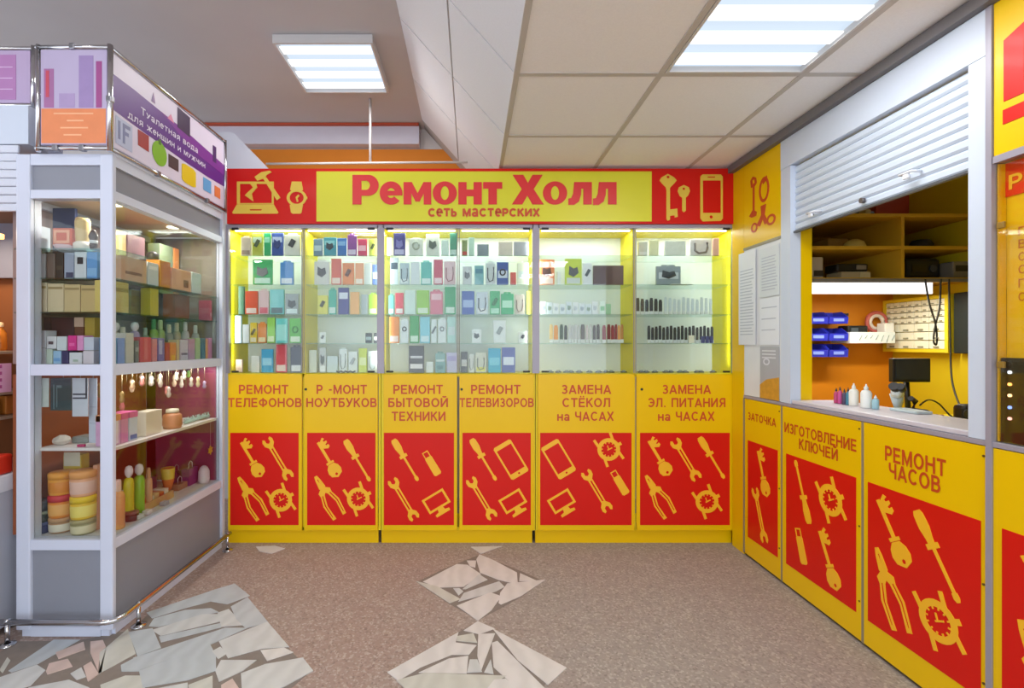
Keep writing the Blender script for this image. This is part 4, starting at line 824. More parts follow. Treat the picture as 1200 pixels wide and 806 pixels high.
# things on the overhead shelf
def on(name, label, cat, px0, px1, py0, zsh, hexc, d=SHD+.08, dep=.12, extra=None, bev=.006, rough=.5):
    x0, x1 = PX(px0, d), PX(px1, d); h = PZ(py0, d)-zsh
    t = thing(name, label, cat, ((x0+x1)/2, d, zsh)); bx(-(x1-x0)/2, (x1-x0)/2, 0, dep, .0005, h, bev=bev).build('body', mat(hexc, rough), t)
    return t, (x1-x0)/2, h
s1, s2, s3 = zb+.018, zm+.018, zt+.018
t, hw, h = on('box', 'white open box at the left end of the lower overhead shelf', 'box', 946, 965, 301, s1, '#b9ad94'); bx(-hw*.2, hw*.9, -.004, 0, h*.15, h*.4).build('label', mat('#3b3226', .5), t)
t, hw, h = on('box', 'pale low box carrying a black device on the overhead shelf', 'box', 986, 1020, 318, s1, '#b7a77c')
bx(hw*.3, hw*.98, -.003, 0, .006, h-.004).build('label', mat('#cfc38f', .5), t)
topz = s1+h+.001
t = thing('device', 'black device lying on the pale low box on the overhead shelf', 'device', (PX(1001, SHD+.08), SHD+.09, topz)); bx(-.09, .09, 0, .1, 0, .045, bev=.01).build('body', BLK, t); bx(.02, .075, -.003, 0, .012, .036).build('display', mat('#8f8674', .4), t)
b = MB(); b.lathe([(0,0),(.05,.001),(.055,.02),(.045,.045),(.02,.06),(0,.062)], n=20)
tag(b.build('bowl', mat('#c7b058', .5), loc=(PX(1001, SHD+.12), SHD+.12, s2+.0007)), 'yellow upturned bowl on the middle overhead shelf', 'bowl')
b = MB(); b.lathe([(0,0),(.055,.001),(.055,.03),(.04,.055),(0,.062)], n=20)
tag(b.build('cap', mat('#1c1714', .7), loc=(PX(1079, SHD+.12), SHD+.12, s2+.0007)), 'round black cap on the middle overhead shelf, right compartment', 'cap')
t, hw, h = on('case', 'flat pale case behind the yellow upturned bowl', 'case', 970, 995, 279, s2, '#a8843e', d=SHD+.24, dep=.16)
t, hw, h = on('machine', 'black machine in the right compartment of the lower overhead shelf', 'machine', 1062, 1103, 302, s1, '#17181a', dep=.2, bev=.02)
bx(-hw*.7, hw*.1, -.004, 0, h*.35, h*.7, bev=.001).build('front_grille', mat('#0d0e10', .3), t)
MB().tube([(hw*.5, -.008, h*.5), (hw*.5, 0, h*.5)], .02, 14).build('dial', mat('#3a3c40', .4), t)
t, hw, h = on('device', 'grey device with dark window at the right end of the overhead shelf', 'device', 1117, 1137, 306, s1, '#6f6a5c', d=SHD+.02, dep=.1); bx(-hw*.7, hw*.7, -.003, 0, h*.4, h*.75).build('display', BLK, t)
b = MB(); b.tube([(PX(988, SHD+.1), SHD+.1, s3+.02), (PX(1010, SHD+.1), SHD+.1, s3+.02), (PX(1022, SHD+.1), SHD+.1, s3+.02)], .018, 10)
tag(b.build('pipe', BLK), 'black pipe lying on top of the overhead shelf', 'pipe')
t, hw, h = on('box', 'small cream box on top of the overhead shelf', 'box', 1014.5, 1021, 245, s3, '#b8a26a', d=SHD+.02, dep=.05)
t, hw, h = on('box', 'red box on top of the overhead shelf under the shutter edge', 'box', 1026, 1066, 225, s3, '#a1321a', d=SHD+.3, dep=.16)
# blue bins on a rail rack
rk = thing('bin_rack', 'dark louvred rack on the orange wall carrying blue bins', 'rack', (0, 0, 0)); dw = 3.199
b = MB(); bx0, bx1 = PX(930, 3.19), PX(993, 3.19); b.box(bx0, bx0+.10, dw-.008, dw, PZ(430, 3.19), PZ(366, 3.19)); 
for y in (368, 388, 408): b.box(bx0, bx1, dw-.02, dw-.008, PZ(y, 3.19)-.01, PZ(y, 3.19)+.005)
b.build('back_plate', mat('#33303a', .5), rk)
def bin_(px0, px1, py0, py1, label):
    d = 3.05; x0, x1 = PX(px0, d), PX(px1, d); z0, z1 = PZ(py1, d), PZ(py0, d); w_, h = x1-x0, z1-z0; dep = .125
    t = thing('storage_bin', label, 'storage bin', ((x0+x1)/2, d, z0), 0, 'blue bins on the orange wall')
    b = MB(); th = .004; hw = w_/2-.002
    b.box(-hw, hw, .012, dep, 0, th); b.box(-hw, hw, dep-th, dep, 0, h)
    for s in (-1, 1):
        xa, xb = (s*hw, s*(hw-th)); xa, xb = min(xa, xb), max(xa, xb)
        P = [(.012, 0), (dep, 0), (dep, h), (.05, h), (-.004, h*.55)]
        A = [b.bm.verts.new((xa, y, z)) for y, z in P]; B = [b.bm.verts.new((xb, y, z)) for y, z in P]
        b.bm.faces.new(A); b.bm.faces.new(B[::-1])
        for i in range(5): b.bm.faces.new((A[i], B[i], B[(i+1) % 5], A[(i+1) % 5]))
    b.box(-hw, hw, .0, .006, .0, h*.55, rot=Matrix.Rotation(.12, 3, 'X'))
    b.build('tray', mat('#2730b8', .35, coat=.2), t)
    bx(-hw*.55, hw*.55, -.005, -.0035, h*.18, h*.42).build('label_slot', mat('#7f95ea', .4), t)
for r, (ya, yb_) in enumerate(((365, 379), (384, 399), (403, 418))):
    nm = ['top', 'middle', 'bottom'][r]
    bin_(947, 970.5, ya, yb_, f'blue storage bin at the left of the {nm} pair on the orange wall')
    bin_(971, 994, ya, yb_, f'blue storage bin at the right of the {nm} pair on the orange wall')
# small wall shelf
ws = thing('wall_shelf', 'white patterned shelf on the orange wall between bins and drawer organiser', 'shelf', (0, 0, 0))
x0, x1 = PX(996, 3.04), PX(1049, 3.04); z0, z1 = PZ(402, 3.04), PZ(389, 3.04)
bx(x0, x1, 3.05, 3.198, z0, z0+.012).build('board', mat('#e9dcc0', .5), ws)
b = MB(); b.box(x0, x1, 3.04, 3.05, z0, z1); b.box(x0, x0+.008, 3.05, 3.198, z0+.012, z1); b.box(x1-.008, x1, 3.05, 3.198, z0+.012, z1); b.build('front_board', mat('#dfe6e2', .5), ws)
b = MB()
for i in range(7): b.tube([(x0+.06+i*.034, 3.0385, z0+.02+.012*math.sin(i)), (x0+.075+i*.034, 3.0385, z0+.05)], .0025, 5)
b.build('pattern', mat('#9aa7a0', .5), ws)
t = thing('instrument', 'black instrument standing on the white shelf on the orange wall', 'instrument', (PX(1007, 3.08), 3.09, z0+.0125)); bx(-.065, .065, 0, .09, 0, .10, bev=.008).build('body', BLK, t); bx(-.045, .0, -.002, 0, .055, .085).build('display', mat('#4c565c', .3), t)
t = thing('tape_reel', 'round red and white reel standing on the white shelf', 'reel', (PX(1027, 3.15), 3.15, z0+.0125))
b = MB(); c_ = (0, 0, .075+.06); R_ = .062
b.tube([(R_*math.cos(a*PI/12), 0, .125+R_*math.sin(a*PI/12)) for a in range(24)], .012, 8, closed=True); b.build('red_ring', mat('#c8665a', .5), t)
b = MB(); b.tube([(.042*math.cos(a*PI/12), 0, .125+.042*math.sin(a*PI/12)) for a in range(24)], .012, 8, closed=True); b.tube([(0, 0, .07), (0, 0, 0)], .01, 8); b.build('white_ring', mat('#e6d9c8', .5), t)
t = thing('box', 'small white box at the right end of the white wall shelf', 'box', (PX(1044, 3.06), 3.07, z0+.0125)); bx(-.03, .03, 0, .06, 0, .115, bev=.003).build('body', mat('#f0efe6', .5), t)
# drawer organiser on the yellow wall
og = thing('drawer_organiser', 'yellow framed organiser of small clear drawers on the yellow wall', 'drawer organiser', (2.789, 0, 0), RZ)
g0, g1 = 3.19, 2.755; z0, z1 = PZ(412, 3.16), PZ(352, 3.16); dpt = .07
b = MB(); b.box(-g0, -g1, -.006, 0, z0, z1)
for (u0, u1, v0, v1) in ((-g0, -g1, z0, z0+.02), (-g0, -g1, z1-.02, z1), (-g0, -g0+.02, z0+.02, z1-.02), (-g1-.02, -g1, z0+.02, z1-.02)): b.box(u0, u1, -dpt-.004, -.006, v0, v1)
b.build('frame', mat('#e8cf2a', .4), og)
iw, ih = (g0-g1-.04), (z1-z0-.04); CLR = mat('#ece9cf', .25, var=.05)
proto = {}
rows_ = [(8, .118)]*4+[(4, .176)]*3; zz = z1-.02
for n, fr in rows_:
    hh = fr*ih
    for k in range(n):
        ww = iw/n
        if n not in proto:
            o = bx(0, ww-.004, -dpt, -.01, 0, hh-.004, bev=.002).build('drawer', CLR, og)
            hnd = bx(ww*.3, ww*.62, -dpt-.006, -dpt, hh*.12, hh*.3, bev=.001).build('drawer_handle', mat('#8b8a70', .4), o); proto[n] = (o, hnd)
            c = o
        else:
            c = proto[n][0].copy(); COL.objects.link(c); c.parent = og
            q = proto[n][1].copy(); COL.objects.link(q); q.parent = c
        c.location = (-g0+.02+k*ww+.002, 0, zz-hh+.002)
    zz -= hh
tag(bx(2.74, 2.788, 2.50, 2.748, PZ(414, 2.73), PZ(343, 2.73), bev=.004).build('dark_panel', mat('#1d2621', .5)), 'dark flat board on the yellow wall beside the drawer organiser', 'board')
# worktable
wt = thing('worktable', 'yellow worktable behind the counter ledge inside the booth', 'table', (0, 0, 0))
bx(1.93, 2.785, .45, 2.6, .87, .90, bev=.003).build('tabletop', mat('#dccb28', .4), wt)
for (x, y) in ((1.97, .5), (2.74, .5), (1.97, 2.55), (2.74, 2.55)): bx(x-.02, x+.02, y-.02, y+.02, .001, .87).build('leg', GREYAL, wt)
# monitor
md = 2.42
mo = thing('monitor', 'small black monitor on a stand on the yellow worktable', 'monitor', (PX(1069, md), md, .9005))
hw = 22*md/F; zb_, zt_ = PZ(448, md)-.9, PZ(420, md)-.9
bx(-hw, hw, 0, .03, zb_, zt_, bev=.005).build('casing', mat('#17181b', .35), mo); bx(-hw+.01, hw-.01, -.0015, 0, zb_+.014, zt_-.008).build('screen', mat('#30363a', .15), mo)
b = MB(); b.tube([(0, .02, .01), (0, .035, zb_+.03)], .012, 10); b.box(-.06, .06, -.04, .09, .0, .012, bev=.004); b.build('stand', mat('#1a1b1d', .4), mo)
# microscope
ms = thing('microscope', 'white and black microscope on the booth worktable before the monitor', 'microscope', (PX(1052, 2.2), 2.2, .9005))
bx(-.055, .06, -.05, .07, 0, .02, bev=.006).build('base', mat('#e3e5e2', .4), ms)
b = MB(); b.tube([(.03, .04, .02), (.035, .045, .1), (.03, .02, .16)], .012, 10); b.build('arm', mat('#cfd6d4', .4), ms)
b = MB(); b.tube([(.0, 0, .055), (0, 0, .11), (-.005, 0, .15)], [.014, .02, .026], 14); b.build('objective', mat('#c2d2d2', .35), ms)
b = MB(); b.tube([(-.01, -.01, .15), (-.035, -.03, .175)], [.024, .018], 14); b.build('head', mat('#e6eeec', .4), ms)
b = MB(); b.tube([(-.032, -.028, .172), (-.058, -.045, .19)], [.017, .019], 12); b.tube([(-.018, -.045, .172), (-.045, -.062, .19)], [.014, .016], 12); b.build('eyepiece', BLK, ms)
bx(-.03, .02, -.03, .03, .02, .028).build('stage', mat('#8a4a24', .5), ms)
# tool clutter
def bottle(name, px, X, h, r, body, cap, label, zb_=None, group=None):
    d = F*X/(px-552); z = CT+.0205 if zb_ is None else zb_
    t = thing(name, label, 'bottle', (X, d, z), 0, group)
    MB().lathe([(0,0),(r*.95,0),(r,.004),(r,h*.62),(r*.75,h*.72),(r*.35,h*.76),(r*.35,h*.8)], n=18).build('body', mat(body, .35), t)
    MB().lathe([(r*.42,h*.78),(r*.42,h*.86),(r*.2,h*.92),(r*.12,h),(0,h)], n=14).build('cap', mat(cap, .4), t)
bottle('bottle', 1000.5, 1.80, .105, .019, '#e9e8de', '#e6e4dc', 'white bottle standing on the counter ledge left of the other white one')
bottle('bottle', 1015, 1.79, .108, .021, '#eceee8', '#e2e6e4', 'wider white bottle on the ledge nearer the microscope')
bottle('bottle', 1026, 1.80, .062, .013, '#9fc7d2', '#dbe6ea', 'small light blue bottle right of the white bottles')
for i, (px, c, w) in enumerate(((980, '#b23a6c', 'magenta'), (984.5, '#c24a8a', 'pink'), (989.5, '#4d3a58', 'dark violet'), (994, '#3f7c92', 'teal'))):
    bottle('bottle', px, 1.79, .075+.008*(i % 2), .010, c, '#2c2a30', f'small {w} bottle in the cluster on the ledge left of the white bottles')
tag(bx(1.83, 1.90, DR(1082, 1.86), DR(1050, 1.86), CT+.0205, CT+.032, bev=.003).build('tray', mat('#c8d6d8', .4)), 'pale tray lying on the counter ledge before the microscope', 'tray')
t = thing('power_tool', 'black boxy tool right of the microscope on the worktable', 'tool', (PX(1070, 2.25), 2.25, .9005)); bx(-.04, .05, -.04, .05, 0, .075, bev=.012).build('body', BLK, t); b = MB(); b.tube([(0, 0, .07), (.01, 0, .11), (-.02, -.01, .125)], .012, 10); b.build('handle', mat('#2d2a28', .5), t)
t = thing('hand_tool', 'dark tool with red tip lying on the yellow worktable', 'tool', (PX(1092, 2.35), 2.35, .9005)); b = MB(); b.tube([(-.05, 0, .014), (.0, 0, .02), (.03, .0, .026)], [.012, .014, .01], 10); b.build('grip', mat('#3a2a22', .5), t); b = MB(); b.tube([(.03, 0, .026), (.055, 0, .03)], [.008, .004], 8); b.build('tip', mat('#b5402a', .4), t)
t = thing('desk_speaker', 'small black object at the right edge of the service opening', 'device', (PX(1134, 2.3), 2.3, .9005)); bx(-.04, .04, -.03, .04, 0, .09, bev=.02).build('body', BLK, t); b = MB(); b.tube([(-.03, -.032, .05), (-.03, -.028, .05)], .02, 14); b.build('cone', mat('#3c3c40', .4), t)
# cables
def cable(pts, r, label):
    cu = [Vector(p) for p in pts]; out = []
    for i in range(len(cu)-1):
        p0, p1, p2, p3 = cu[max(i-1, 0)], cu[i], cu[i+1], cu[min(i+2, len(cu)-1)]
        for k in range(6):
            s = k/6; out.append(.5*((2*p1)+(p2-p0)*s+(2*p0-5*p1+4*p2-p3)*s*s+(3*p1-p0-3*p2+p3)*s**3))
    out.append(cu[-1]); b = MB(); b.tube(out, r, 6); tag(b.build('cable', mat('#2b2a20', .6)), label, 'cable')
dc = 2.655; q = lambda x, y, d=dc: (PX(x, d), d, PZ(y, d))
cable([q(1084, 327), q(1089, 355), q(1096, 378), q(1098, 395), q(1097, 404), q(1094, 399), q(1096, 382), q(1101, 360), q(1102.5, 327)], .0045, 'black cable hanging in a loop before the drawer organiser')
cable([q(1112, 327), q(1113, 370), q(1114, 410), q(1115, 440, 2.62), q(1120, 463, 2.5), (PX(1132, 2.38), 2.38, .906)], .0045, 'black cable hanging straight down to the worktable')
cable([(PX(1078, 2.35), 2.35, .98), (PX(1088, 2.4), 2.4, 1.0), (PX(1100, 2.45), 2.45, .975), (PX(1115, 2.42), 2.42, .915), (PX(1128, 2.4), 2.4, .906)], .004, 'brown cable arching from the black boxy tool along the table')

# ================================================================ glass perfume kiosk at the left
KX0, KX1, KY0, KY1 = -1.982, -1.56, 2.105, 3.065
KXI = -2.04
kq = lambda y: PZ(y, KY0)
kx = lambda x: PX(x, KY0)
kk = thing('glass_kiosk', 'white framed glass showcase kiosk of perfume and gifts at the left', 'kiosk', (0, 0, 0))
P = .062; b = MB()
b.box(KX1-.056, KX1, KY0, KY0+.024, .03, kq(180), bev=.005); b.box(KX0, KX0+P, KY0, KY0+P, .03, kq(180), bev=.006)
b.box(KX1-P*.6, KX1, KY1-.03, KY1, .03, kq(180)); b.box(KXI, KXI+P, KY1-.03, KY1, .03, kq(180))
RAILS = [(180,193),(222,232),(427,440),(633,645),(735,748)]
for (ya, yb_) in RAILS:
    z1, z0 = kq(ya), max(.002, kq(yb_))
    b.box(KX0+P, KX1-.056, KY0+.004, KY0+.05, z0, z1); b.box(KX1-.05, KX1-.004, KY0+.024, KY1-.03, z0, z1); b.box(KXI+.004, KXI+.03, KY0+P, KY1-.03, z0, z1)
b.box(KX0+.02, KX0+.07, KY0+.01, KY0+.06, 0, .03); b.box(KX1-.07, KX1-.02, KY0+.01, KY0+.06, 0, .03); b.box(KX1-.07, KX1-.02, KY1-.07, KY1-.02, 0, .03)
b.build('frame', WHT, kk)
for (ya, yb_) in ((193,222),(645,735)):
    z0, z1 = kq(yb_), kq(ya)
    bx(KX0+P, KX1-.056, KY0+.015, KY0+.03, z0, z1).build('grey_panel', GREYP, kk); bx(KX1-.03, KX1-.015, KY0+.024, KY1-.03, z0, z1).build('grey_panel', GREYP, kk)
KG = glass('#f4f6f4', .025, .07)
for (ya, yb_) in ((232,427),(440,633)):
    z0, z1 = kq(yb_), kq(ya)
    bx(KX0+P, KX1-.056, KY0+.02, KY0+.025, z0, z1).build('glass_pane', KG, kk); bx(KX1-.025, KX1-.02, KY0+.024, KY1-.03, z0, z1).build('glass_pane', KG, kk)
ZU = kq(222)-.004
kc = bx(KXI+.005, KX1-.05, KY0+.05, KY1-.03, ZU, ZU+.01).build('top_board', mat('#c7b49a', .6), kk)
bx(KXI-.012, KXI+.003, KY0+P, KY1-.03, kq(427), kq(225)).build('side_board', mat('#8b7672', .6, var=.2, scale=5), kk)
bx(KXI+.004, KX1-.04, KY1-.03, KY1-.015, kq(427), kq(225)).build('rear_board', mat('#7f7468', .6, var=.25, scale=5), kk)
bx(KXI-.012, KXI+.003, KY0+P, KY1-.03, kq(633), kq(440)).build('side_board', mat('#94502c', .6, var=.3, scale=4), kk)
bx(KXI+.004, KX1-.04, KY1-.03, KY1-.015, kq(633), kq(440)).build('rear_board', mat('#8c3458', .6, var=.3, scale=4), kk)
KSH = dict(a=1.704, b=1.572, c=1.42, d=kq(427)-.002, e=.815, f=kq(633)-.002)
for k_, z in KSH.items():
    lit = k_ in 'df'
    x1_ = KX1-.03 if not lit else KX1-.05
    if k_ == 'a': bx(KXI+.005, KX1-.03, KY0+.05, KY0+.30, z-.006, z).build('glass_shelf', glass('#d8ece8', .1), kk)
    elif k_ in 'bc': bx(KXI+.005, KX1-.03, KY0+.05, KY1-.035, z-.006, z).build('glass_shelf', glass('#d8ece8', .1), kk)
    elif k_ == 'e': bx(KX0+.06, KX1-.03, KY0+.05, KY1-.035, z-.014, z).build('shelf', mat('#e8e2e2', .4), kk)
    else: bx(KXI+.005, x1_, KY0+.065, KY1-.035, z-.012, z).build('shelf', mat('#d9d6d2', .5), kk)
for (x, y) in ((-1.70, 2.31), (-1.70, 2.76)):
    b = MB(); b.lathe([(.032,0),(.032,.004),(.024,.005)], n=18); b.lathe([(0,.003),(.024,.003)], n=18)
    dl = b.build('downlight', emit('#fff3d0', 3.5), kk, loc=(x, y, ZU-.006))
    area('downlight_light', (x, y, ZU-.012), .05, .05, 3.0, col=(1, .93, .84), parent=kk)
area('added_fill_light', (-1.635, 2.6, kq(440)-.002), .02, .8, 2.2, col=(1, .95, .88), parent=kk)  # added light without a fitting, brightens the goods below the mid rail
# --- goods: boxes seen through the front face
def kbox(px0, px1, py0, z, hexc, label, d=2.2, dep=.06, name='carton', cat='package', st=None, group=None, lid=None, zoff=0):
    x0, x1 = PX(px0, d), PX(px1, d); zz = z+.0006+zoff; h = PZ(py0, d)-zz
    t = thing(name, label, cat, ((x0+x1)/2, d, zz), 0, group); hw = (x1-x0)/2-.0006
    bx(-hw, hw, 0, dep, 0, h, bev=.002).build('body', mat(hexc, .4, var=.06, scale=30), t)
    if st:
        (u0, u1, v0, v1, c) = st; bx(-hw+2*hw*u0, -hw+2*hw*u1, -.001, 0, h*v0, h*v1).build('label', mat(c, .45), t)
    if lid: bx(-hw, hw, -.0012, dep, h*.8, h+.001).build('lid', mat(lid, .4), t)
    return t, h
A = KSH
kbox(36, 46, 264, A['a'], '#c6d0dc', 'tall white box at the left end of the top kiosk shelf')
tag(bx(PX(62.5, 2.32), PX(89, 2.32), 2.315, 2.33, A['a']+.001, PZ(244, 2.32), bev=.002).build('display_board', mat('#1e2c5c', .5)), 'dark blue board standing at the back of the top kiosk shelf', 'board')
t = thing('gift_box', 'pink and red gift box on a white dish, top kiosk shelf', 'gift box', (PX(72, 2.2), 2.2, A['a']+.001))
MB().lathe([(0,0),(.035,0),(.05,.022),(.047,.024),(.03,.008),(0,.008)], (0,.03,0), 20).build('dish', mat('#e7c6cf', .3), t); bx(-.042, .046, 0, .06, .02, .1, bev=.005).build('box', mat('#d9694f', .4), t); b = MB(); b.shape(rect(-.034,.038,.03,.09), [rect(-.022,.026,.042,.078)], -.0005, .002); b.build('frame_print', mat('#f0b090', .4), t)
t = thing('vase', 'tall cream vase with a white foot on the top kiosk shelf', 'vase', (PX(97, 2.22), 2.22, A['a']+.001)); MB().lathe([(0,0),(.034,0),(.036,.03),(.026,.04)], n=20).build('foot', mat('#e9e2d8', .4), t); MB().lathe([(.026,.039),(.028,.06),(.03,.13),(.026,.147),(.018,.14),(.018,.05)], n=20).build('body', mat('#d8bd86', .35), t)
t = thing('bottle', 'dark round bottle at the right end of the top kiosk shelf', 'bottle', (PX(109.5, 2.2), 2.2, A['a']+.001)); MB().lathe([(0,0),(.012,0),(.016,.02),(.013,.04),(.019,.06),(.012,.085),(.006,.09),(0,.092)], n=18).build('body', mat('#4a3a3a', .3), t); MB().lathe([(.0125,.028),(.0165,.028),(.0165,.042),(.0125,.042)], n=18).build('label_band', mat('#d8dde2', .4), t)
for (a_, e_, y, c, wd, st) in ((36,53,297,'#d3d9e2','white',None),(54,64,297,'#7d6f68','brown-grey',None),(65,74,296,'#33302c','black',(.1,.9,.35,.5,'#4a4438')),(75,86.5,296,'#a3aec8','lilac-grey',(.2,.95,.05,.25,'#3d4668')),(87,101,295,'#d6dce6','white with black square',(.25,.75,.55,.8,'#2c2e36')),(101.5,114,295,'#5f9ede','blue',(.05,.95,.1,.4,'#86b8ea'))):
    kbox(a_, e_, y, A['b'], c, f'{wd} perfume box on the second shelf of the kiosk front', st=st, group='perfume boxes on the second kiosk shelf')
for i in range(4):
    kbox(36+i*19.5, 55+i*19.5, 331+i*1.0, A['c'], ['#d4c7ae','#d6c6a4','#cdb98c','#c9b27c'][i], f'beige gift carton, {ORD[i]} from left in the row below the perfume boxes', d=2.18, dep=.10, st=(.05,.95,.8,.88,'#9c8a5e'), group='beige gift cartons')
t, h = kbox(60, 86.5, 372, A['d'], '#43343c', 'dark bag with a red patch standing behind the white boxes', d=2.27, dep=.1, name='gift_bag', cat='bag', st=(.1,.6,.2,.6,'#8a2c3c'))
kbox(51, 59.5, 372, A['d'], '#2b2527', 'black carton behind the white boxes at the kiosk left post', d=2.27, dep=.08)
kbox(87, 98, 372, A['d'], '#6f4430', 'brown carton with a pale top behind the pink boxes', d=2.27, dep=.06, lid='#d8b8a2')
kbox(99, 111, 372, A['d'], '#b9a23c', 'yellow gift carton behind the pale blue box', d=2.27, dep=.06, st=(.2,.8,.3,.5,'#e6d76a'))
lows = [(35,53.5,408,'#d7dbe4','white box with a dark square, lower of the stacked pair',(.25,.75,.25,.75,'#5d6474')),(54,61.5,409,'#c8d8cc','pale green box in the lower white row by the mid rail',None),(62,71.5,411,'#9fc8ea','light blue box in the lower white row by the mid rail',(.1,.9,.2,.45,'#6fa6dc')),(72,80,411,'#2d3466','navy box in the lower white row by the mid rail',None),(81,96,413,'#dfe2ea','wide white box in the lower row by the mid rail',(.3,.7,.2,.4,'#a8bfb4')),(97,110,411,'#e2dbe6','white box with pink print at the right of the lower row',None)]
ups = [(35,53.5,387,'#d9dfe8','white box with a dark square, upper of the stacked pair',(.2,.75,.25,.75,'#6c7684')),(54.5,66,394,'#e1e2e8','white box with a dark spot in the upper white row',(.2,.7,.35,.6,'#4a4350')),(66.5,78,394,'#d5dfe6','pale box in the upper row left of the magenta box',None),(79.2,89.5,393,'#dc2f92','bright magenta box in the upper white row',(.2,.8,.3,.5,'#f06cb4')),(90,97.5,393,'#e79ad2','pink box right of the bright magenta box',None),(98,110,395,'#cdd6ea','pale blue box at the right of the upper row',None)]
hts = []
for a_, e_, y, c, lab, st in lows:
    t, h = kbox(a_, e_, y, A['d'], c, lab, st=st, d=2.19)
for (a_, e_, y, c, lab, st), lo in zip(ups, lows):
    kbox(a_, e_, y, max(PZ(l[2], 2.19) for l in lows if l[0] < e_ and l[1] > a_), c, lab, st=st, d=2.19, zoff=.001)
# hanging stock under the mid rail
zr = kq(440)-.001
def hang(name, px0, px1, py0, py1, hexc, label, d=2.17, th=.004, cat='card', pr=None):
    x0, x1 = PX(px0, d), PX(px1, d)
    t = thing(name, label, cat, ((x0+x1)/2, d, PZ(py1, d))); h = PZ(py0, d)-PZ(py1, d); hw = (x1-x0)/2
    bx(-hw, hw, 0, th, 0, h, bev=min(.001, th*.3)).build('body', mat(hexc, .5, var=.08, scale=25), t)
    b = MB(); b.tube([(0, th/2, h-.002), (0, th/2, zr-PZ(py1, d))], .0012, 5); b.build('hook', STEEL, t)
    if pr:
        b = MB()
        for (u0, u1, v0, v1) in pr[1]: b.box(-hw+2*hw*u0, -hw+2*hw*u1, -.001, 0, h*v0, h*v1)
        b.build('print', mat(pr[0], .5), t)
hang('price_sheet', 35, 57, 443, 477, '#ccd4d2', 'white sheet hanging under the mid rail at the left post', pr=('#a3aeb0', [(.3,.6,.75,.85),(.3,.6,.5,.6),(.3,.6,.25,.35)]))
hang('pouch', 59, 83, 443, 481, '#35484e', 'dark green pouch hanging between the two white sheets', th=.03, cat='pouch', pr=('#6a7f86', [(.15,.2,.05,.8),(.3,.34,.1,.75),(.3,.55,.7,.78)]))
hang('framed_card', 84.5, 103, 443, 488, '#cdd3e2', 'white card with a dark frame hanging right of the pouch', pr=('#3d4354', [(.85,.95,.5,1),(.05,.95,.46,.5),(.05,.95,.56,.6)]))
hang('price_sheet', 104, 113.5, 443, 519, '#c9d2e4', 'long pale blue sheet hanging beside the corner post', d=2.2, pr=('#a9b4cc', [(.1,.9,.3,.31),(.1,.9,.55,.56)]))
t = thing('crumpled_paper', 'crumpled white paper lying on the white kiosk shelf', 'paper', (PX(72, 2.22), 2.22, A['e']+.001)); b = MB(); bmesh.ops.create_icosphere(b.bm, subdivisions=2, radius=.032)
for v in b.bm.verts: v.co = Vector((v.co.x*1.25, v.co.y, max(-.02, v.co.z*.75)))*random.uniform(.78, 1.1)
mz = min(v.co.z for v in b.bm.verts)
for v in b.bm.verts: v.co.z -= mz
b.build('paper', mat('#cfc5bb', .7), t)
tag(bx(PX(93, 2.18), PX(101, 2.18), 2.165, 2.18, A['e']+.001, A['e']+.012, bev=.002).build('tag', mat('#c0306a', .5)), 'small magenta tag on the edge of the white kiosk shelf', 'tag')
tag(bx(PX(84, 2.25), PX(103, 2.25), 2.25, 2.33, A['e']+.001, A['e']+.03, bev=.003).build('case', mat('#8a8f8c', .5)), 'flat grey case lying on the white kiosk shelf', 'case')
# tubs in the bottom compartment
zf = A['f']
def tub(px, d, r, h, z, body, lid, label, band=None):
    t = thing('tub', label, 'tub', (PX(px, d), d, z))
    MB().lathe([(0,0),(r*.9,0),(r*.97,.006),(r,h*.72),(0,h*.72)], n=26).build('jar', mat(body, .35, var=.15, scale=30), t)
    MB().lathe([(0,h*.721),(r*1.02,h*.721),(r*1.03,h*.95),(r*.95,h),(0,h)], n=26).build('lid', mat(lid, .4), t)
    if band: MB().lathe([(r*.972,h*.12),(r*.99,h*.16),(r*1.012,h*.58),(r*.985,h*.62)], n=26).build('label_band', mat(band, .4), t)
    return z+h+.0006
z = zf+.0006; z = tub(72.5, 2.22, .048, .068, z, '#b98b62', '#c79a6e', 'tan jar at the foot of the left tub column', '#e2d8c4'); z = tub(72.5, 2.22, .049, .102, z, '#e88a2a', '#d0303a', 'orange tub with red lid in the left tub column', '#f0b060'); z = tub(72.5, 2.22, .049, .1, z, '#efa43a', '#f0a238', 'orange tub on top of the left tub column', '#e08a28')
z = zf+.0006; z = tub(98, 2.2, .048, .068, z, '#a8a070', '#b5a878', 'olive jar at the foot of the right tub column', '#dccfa8'); z = tub(98, 2.2, .049, .102, z, '#efc22a', '#f2cc1e', 'yellow tub in the middle of the right tub column', '#f6e070'); z = tub(98, 2.2, .05, .112, z, '#f0b088', '#f2a860', 'peach tub on top of the right tub column', '#ecc0b0')
ztub = z
t = thing('carton', 'yellow carton standing behind and above the orange tubs', 'package', (PX(88, 2.30), 2.28, zf+.001)); bx(-.04, .045, 0, .05, 0, PZ(533, 2.28)-zf, bev=.003).build('body', mat('#d6bc3a', .4), t); bx(-.036, .04, -.001, 0, .28, .345).build('label', mat('#d9d7c4', .5), t)
z = zf+.0006
for i, (c, w) in enumerate((('#2a3068', 'navy'), ('#33403c', 'dark green'), ('#2c3440', 'black'))):
    t = thing('jar', f'{w} low jar, {["lowest","middle","topmost"][i]} of the stack by the kiosk left post', 'jar', (PX(49, 2.2), 2.2, z)); MB().lathe([(0,0),(.028,0),(.031,.006),(.031,.036),(0,.036)], n=22).build('jar_body', mat(c, .3), t); MB().lathe([(0,.0362),(.032,.0362),(.032,.046),(.028,.049),(0,.049)], n=22).build('lid', mat(['#5a6498','#8a9a88','#4a4f5a'][i], .35), t); z += .0496
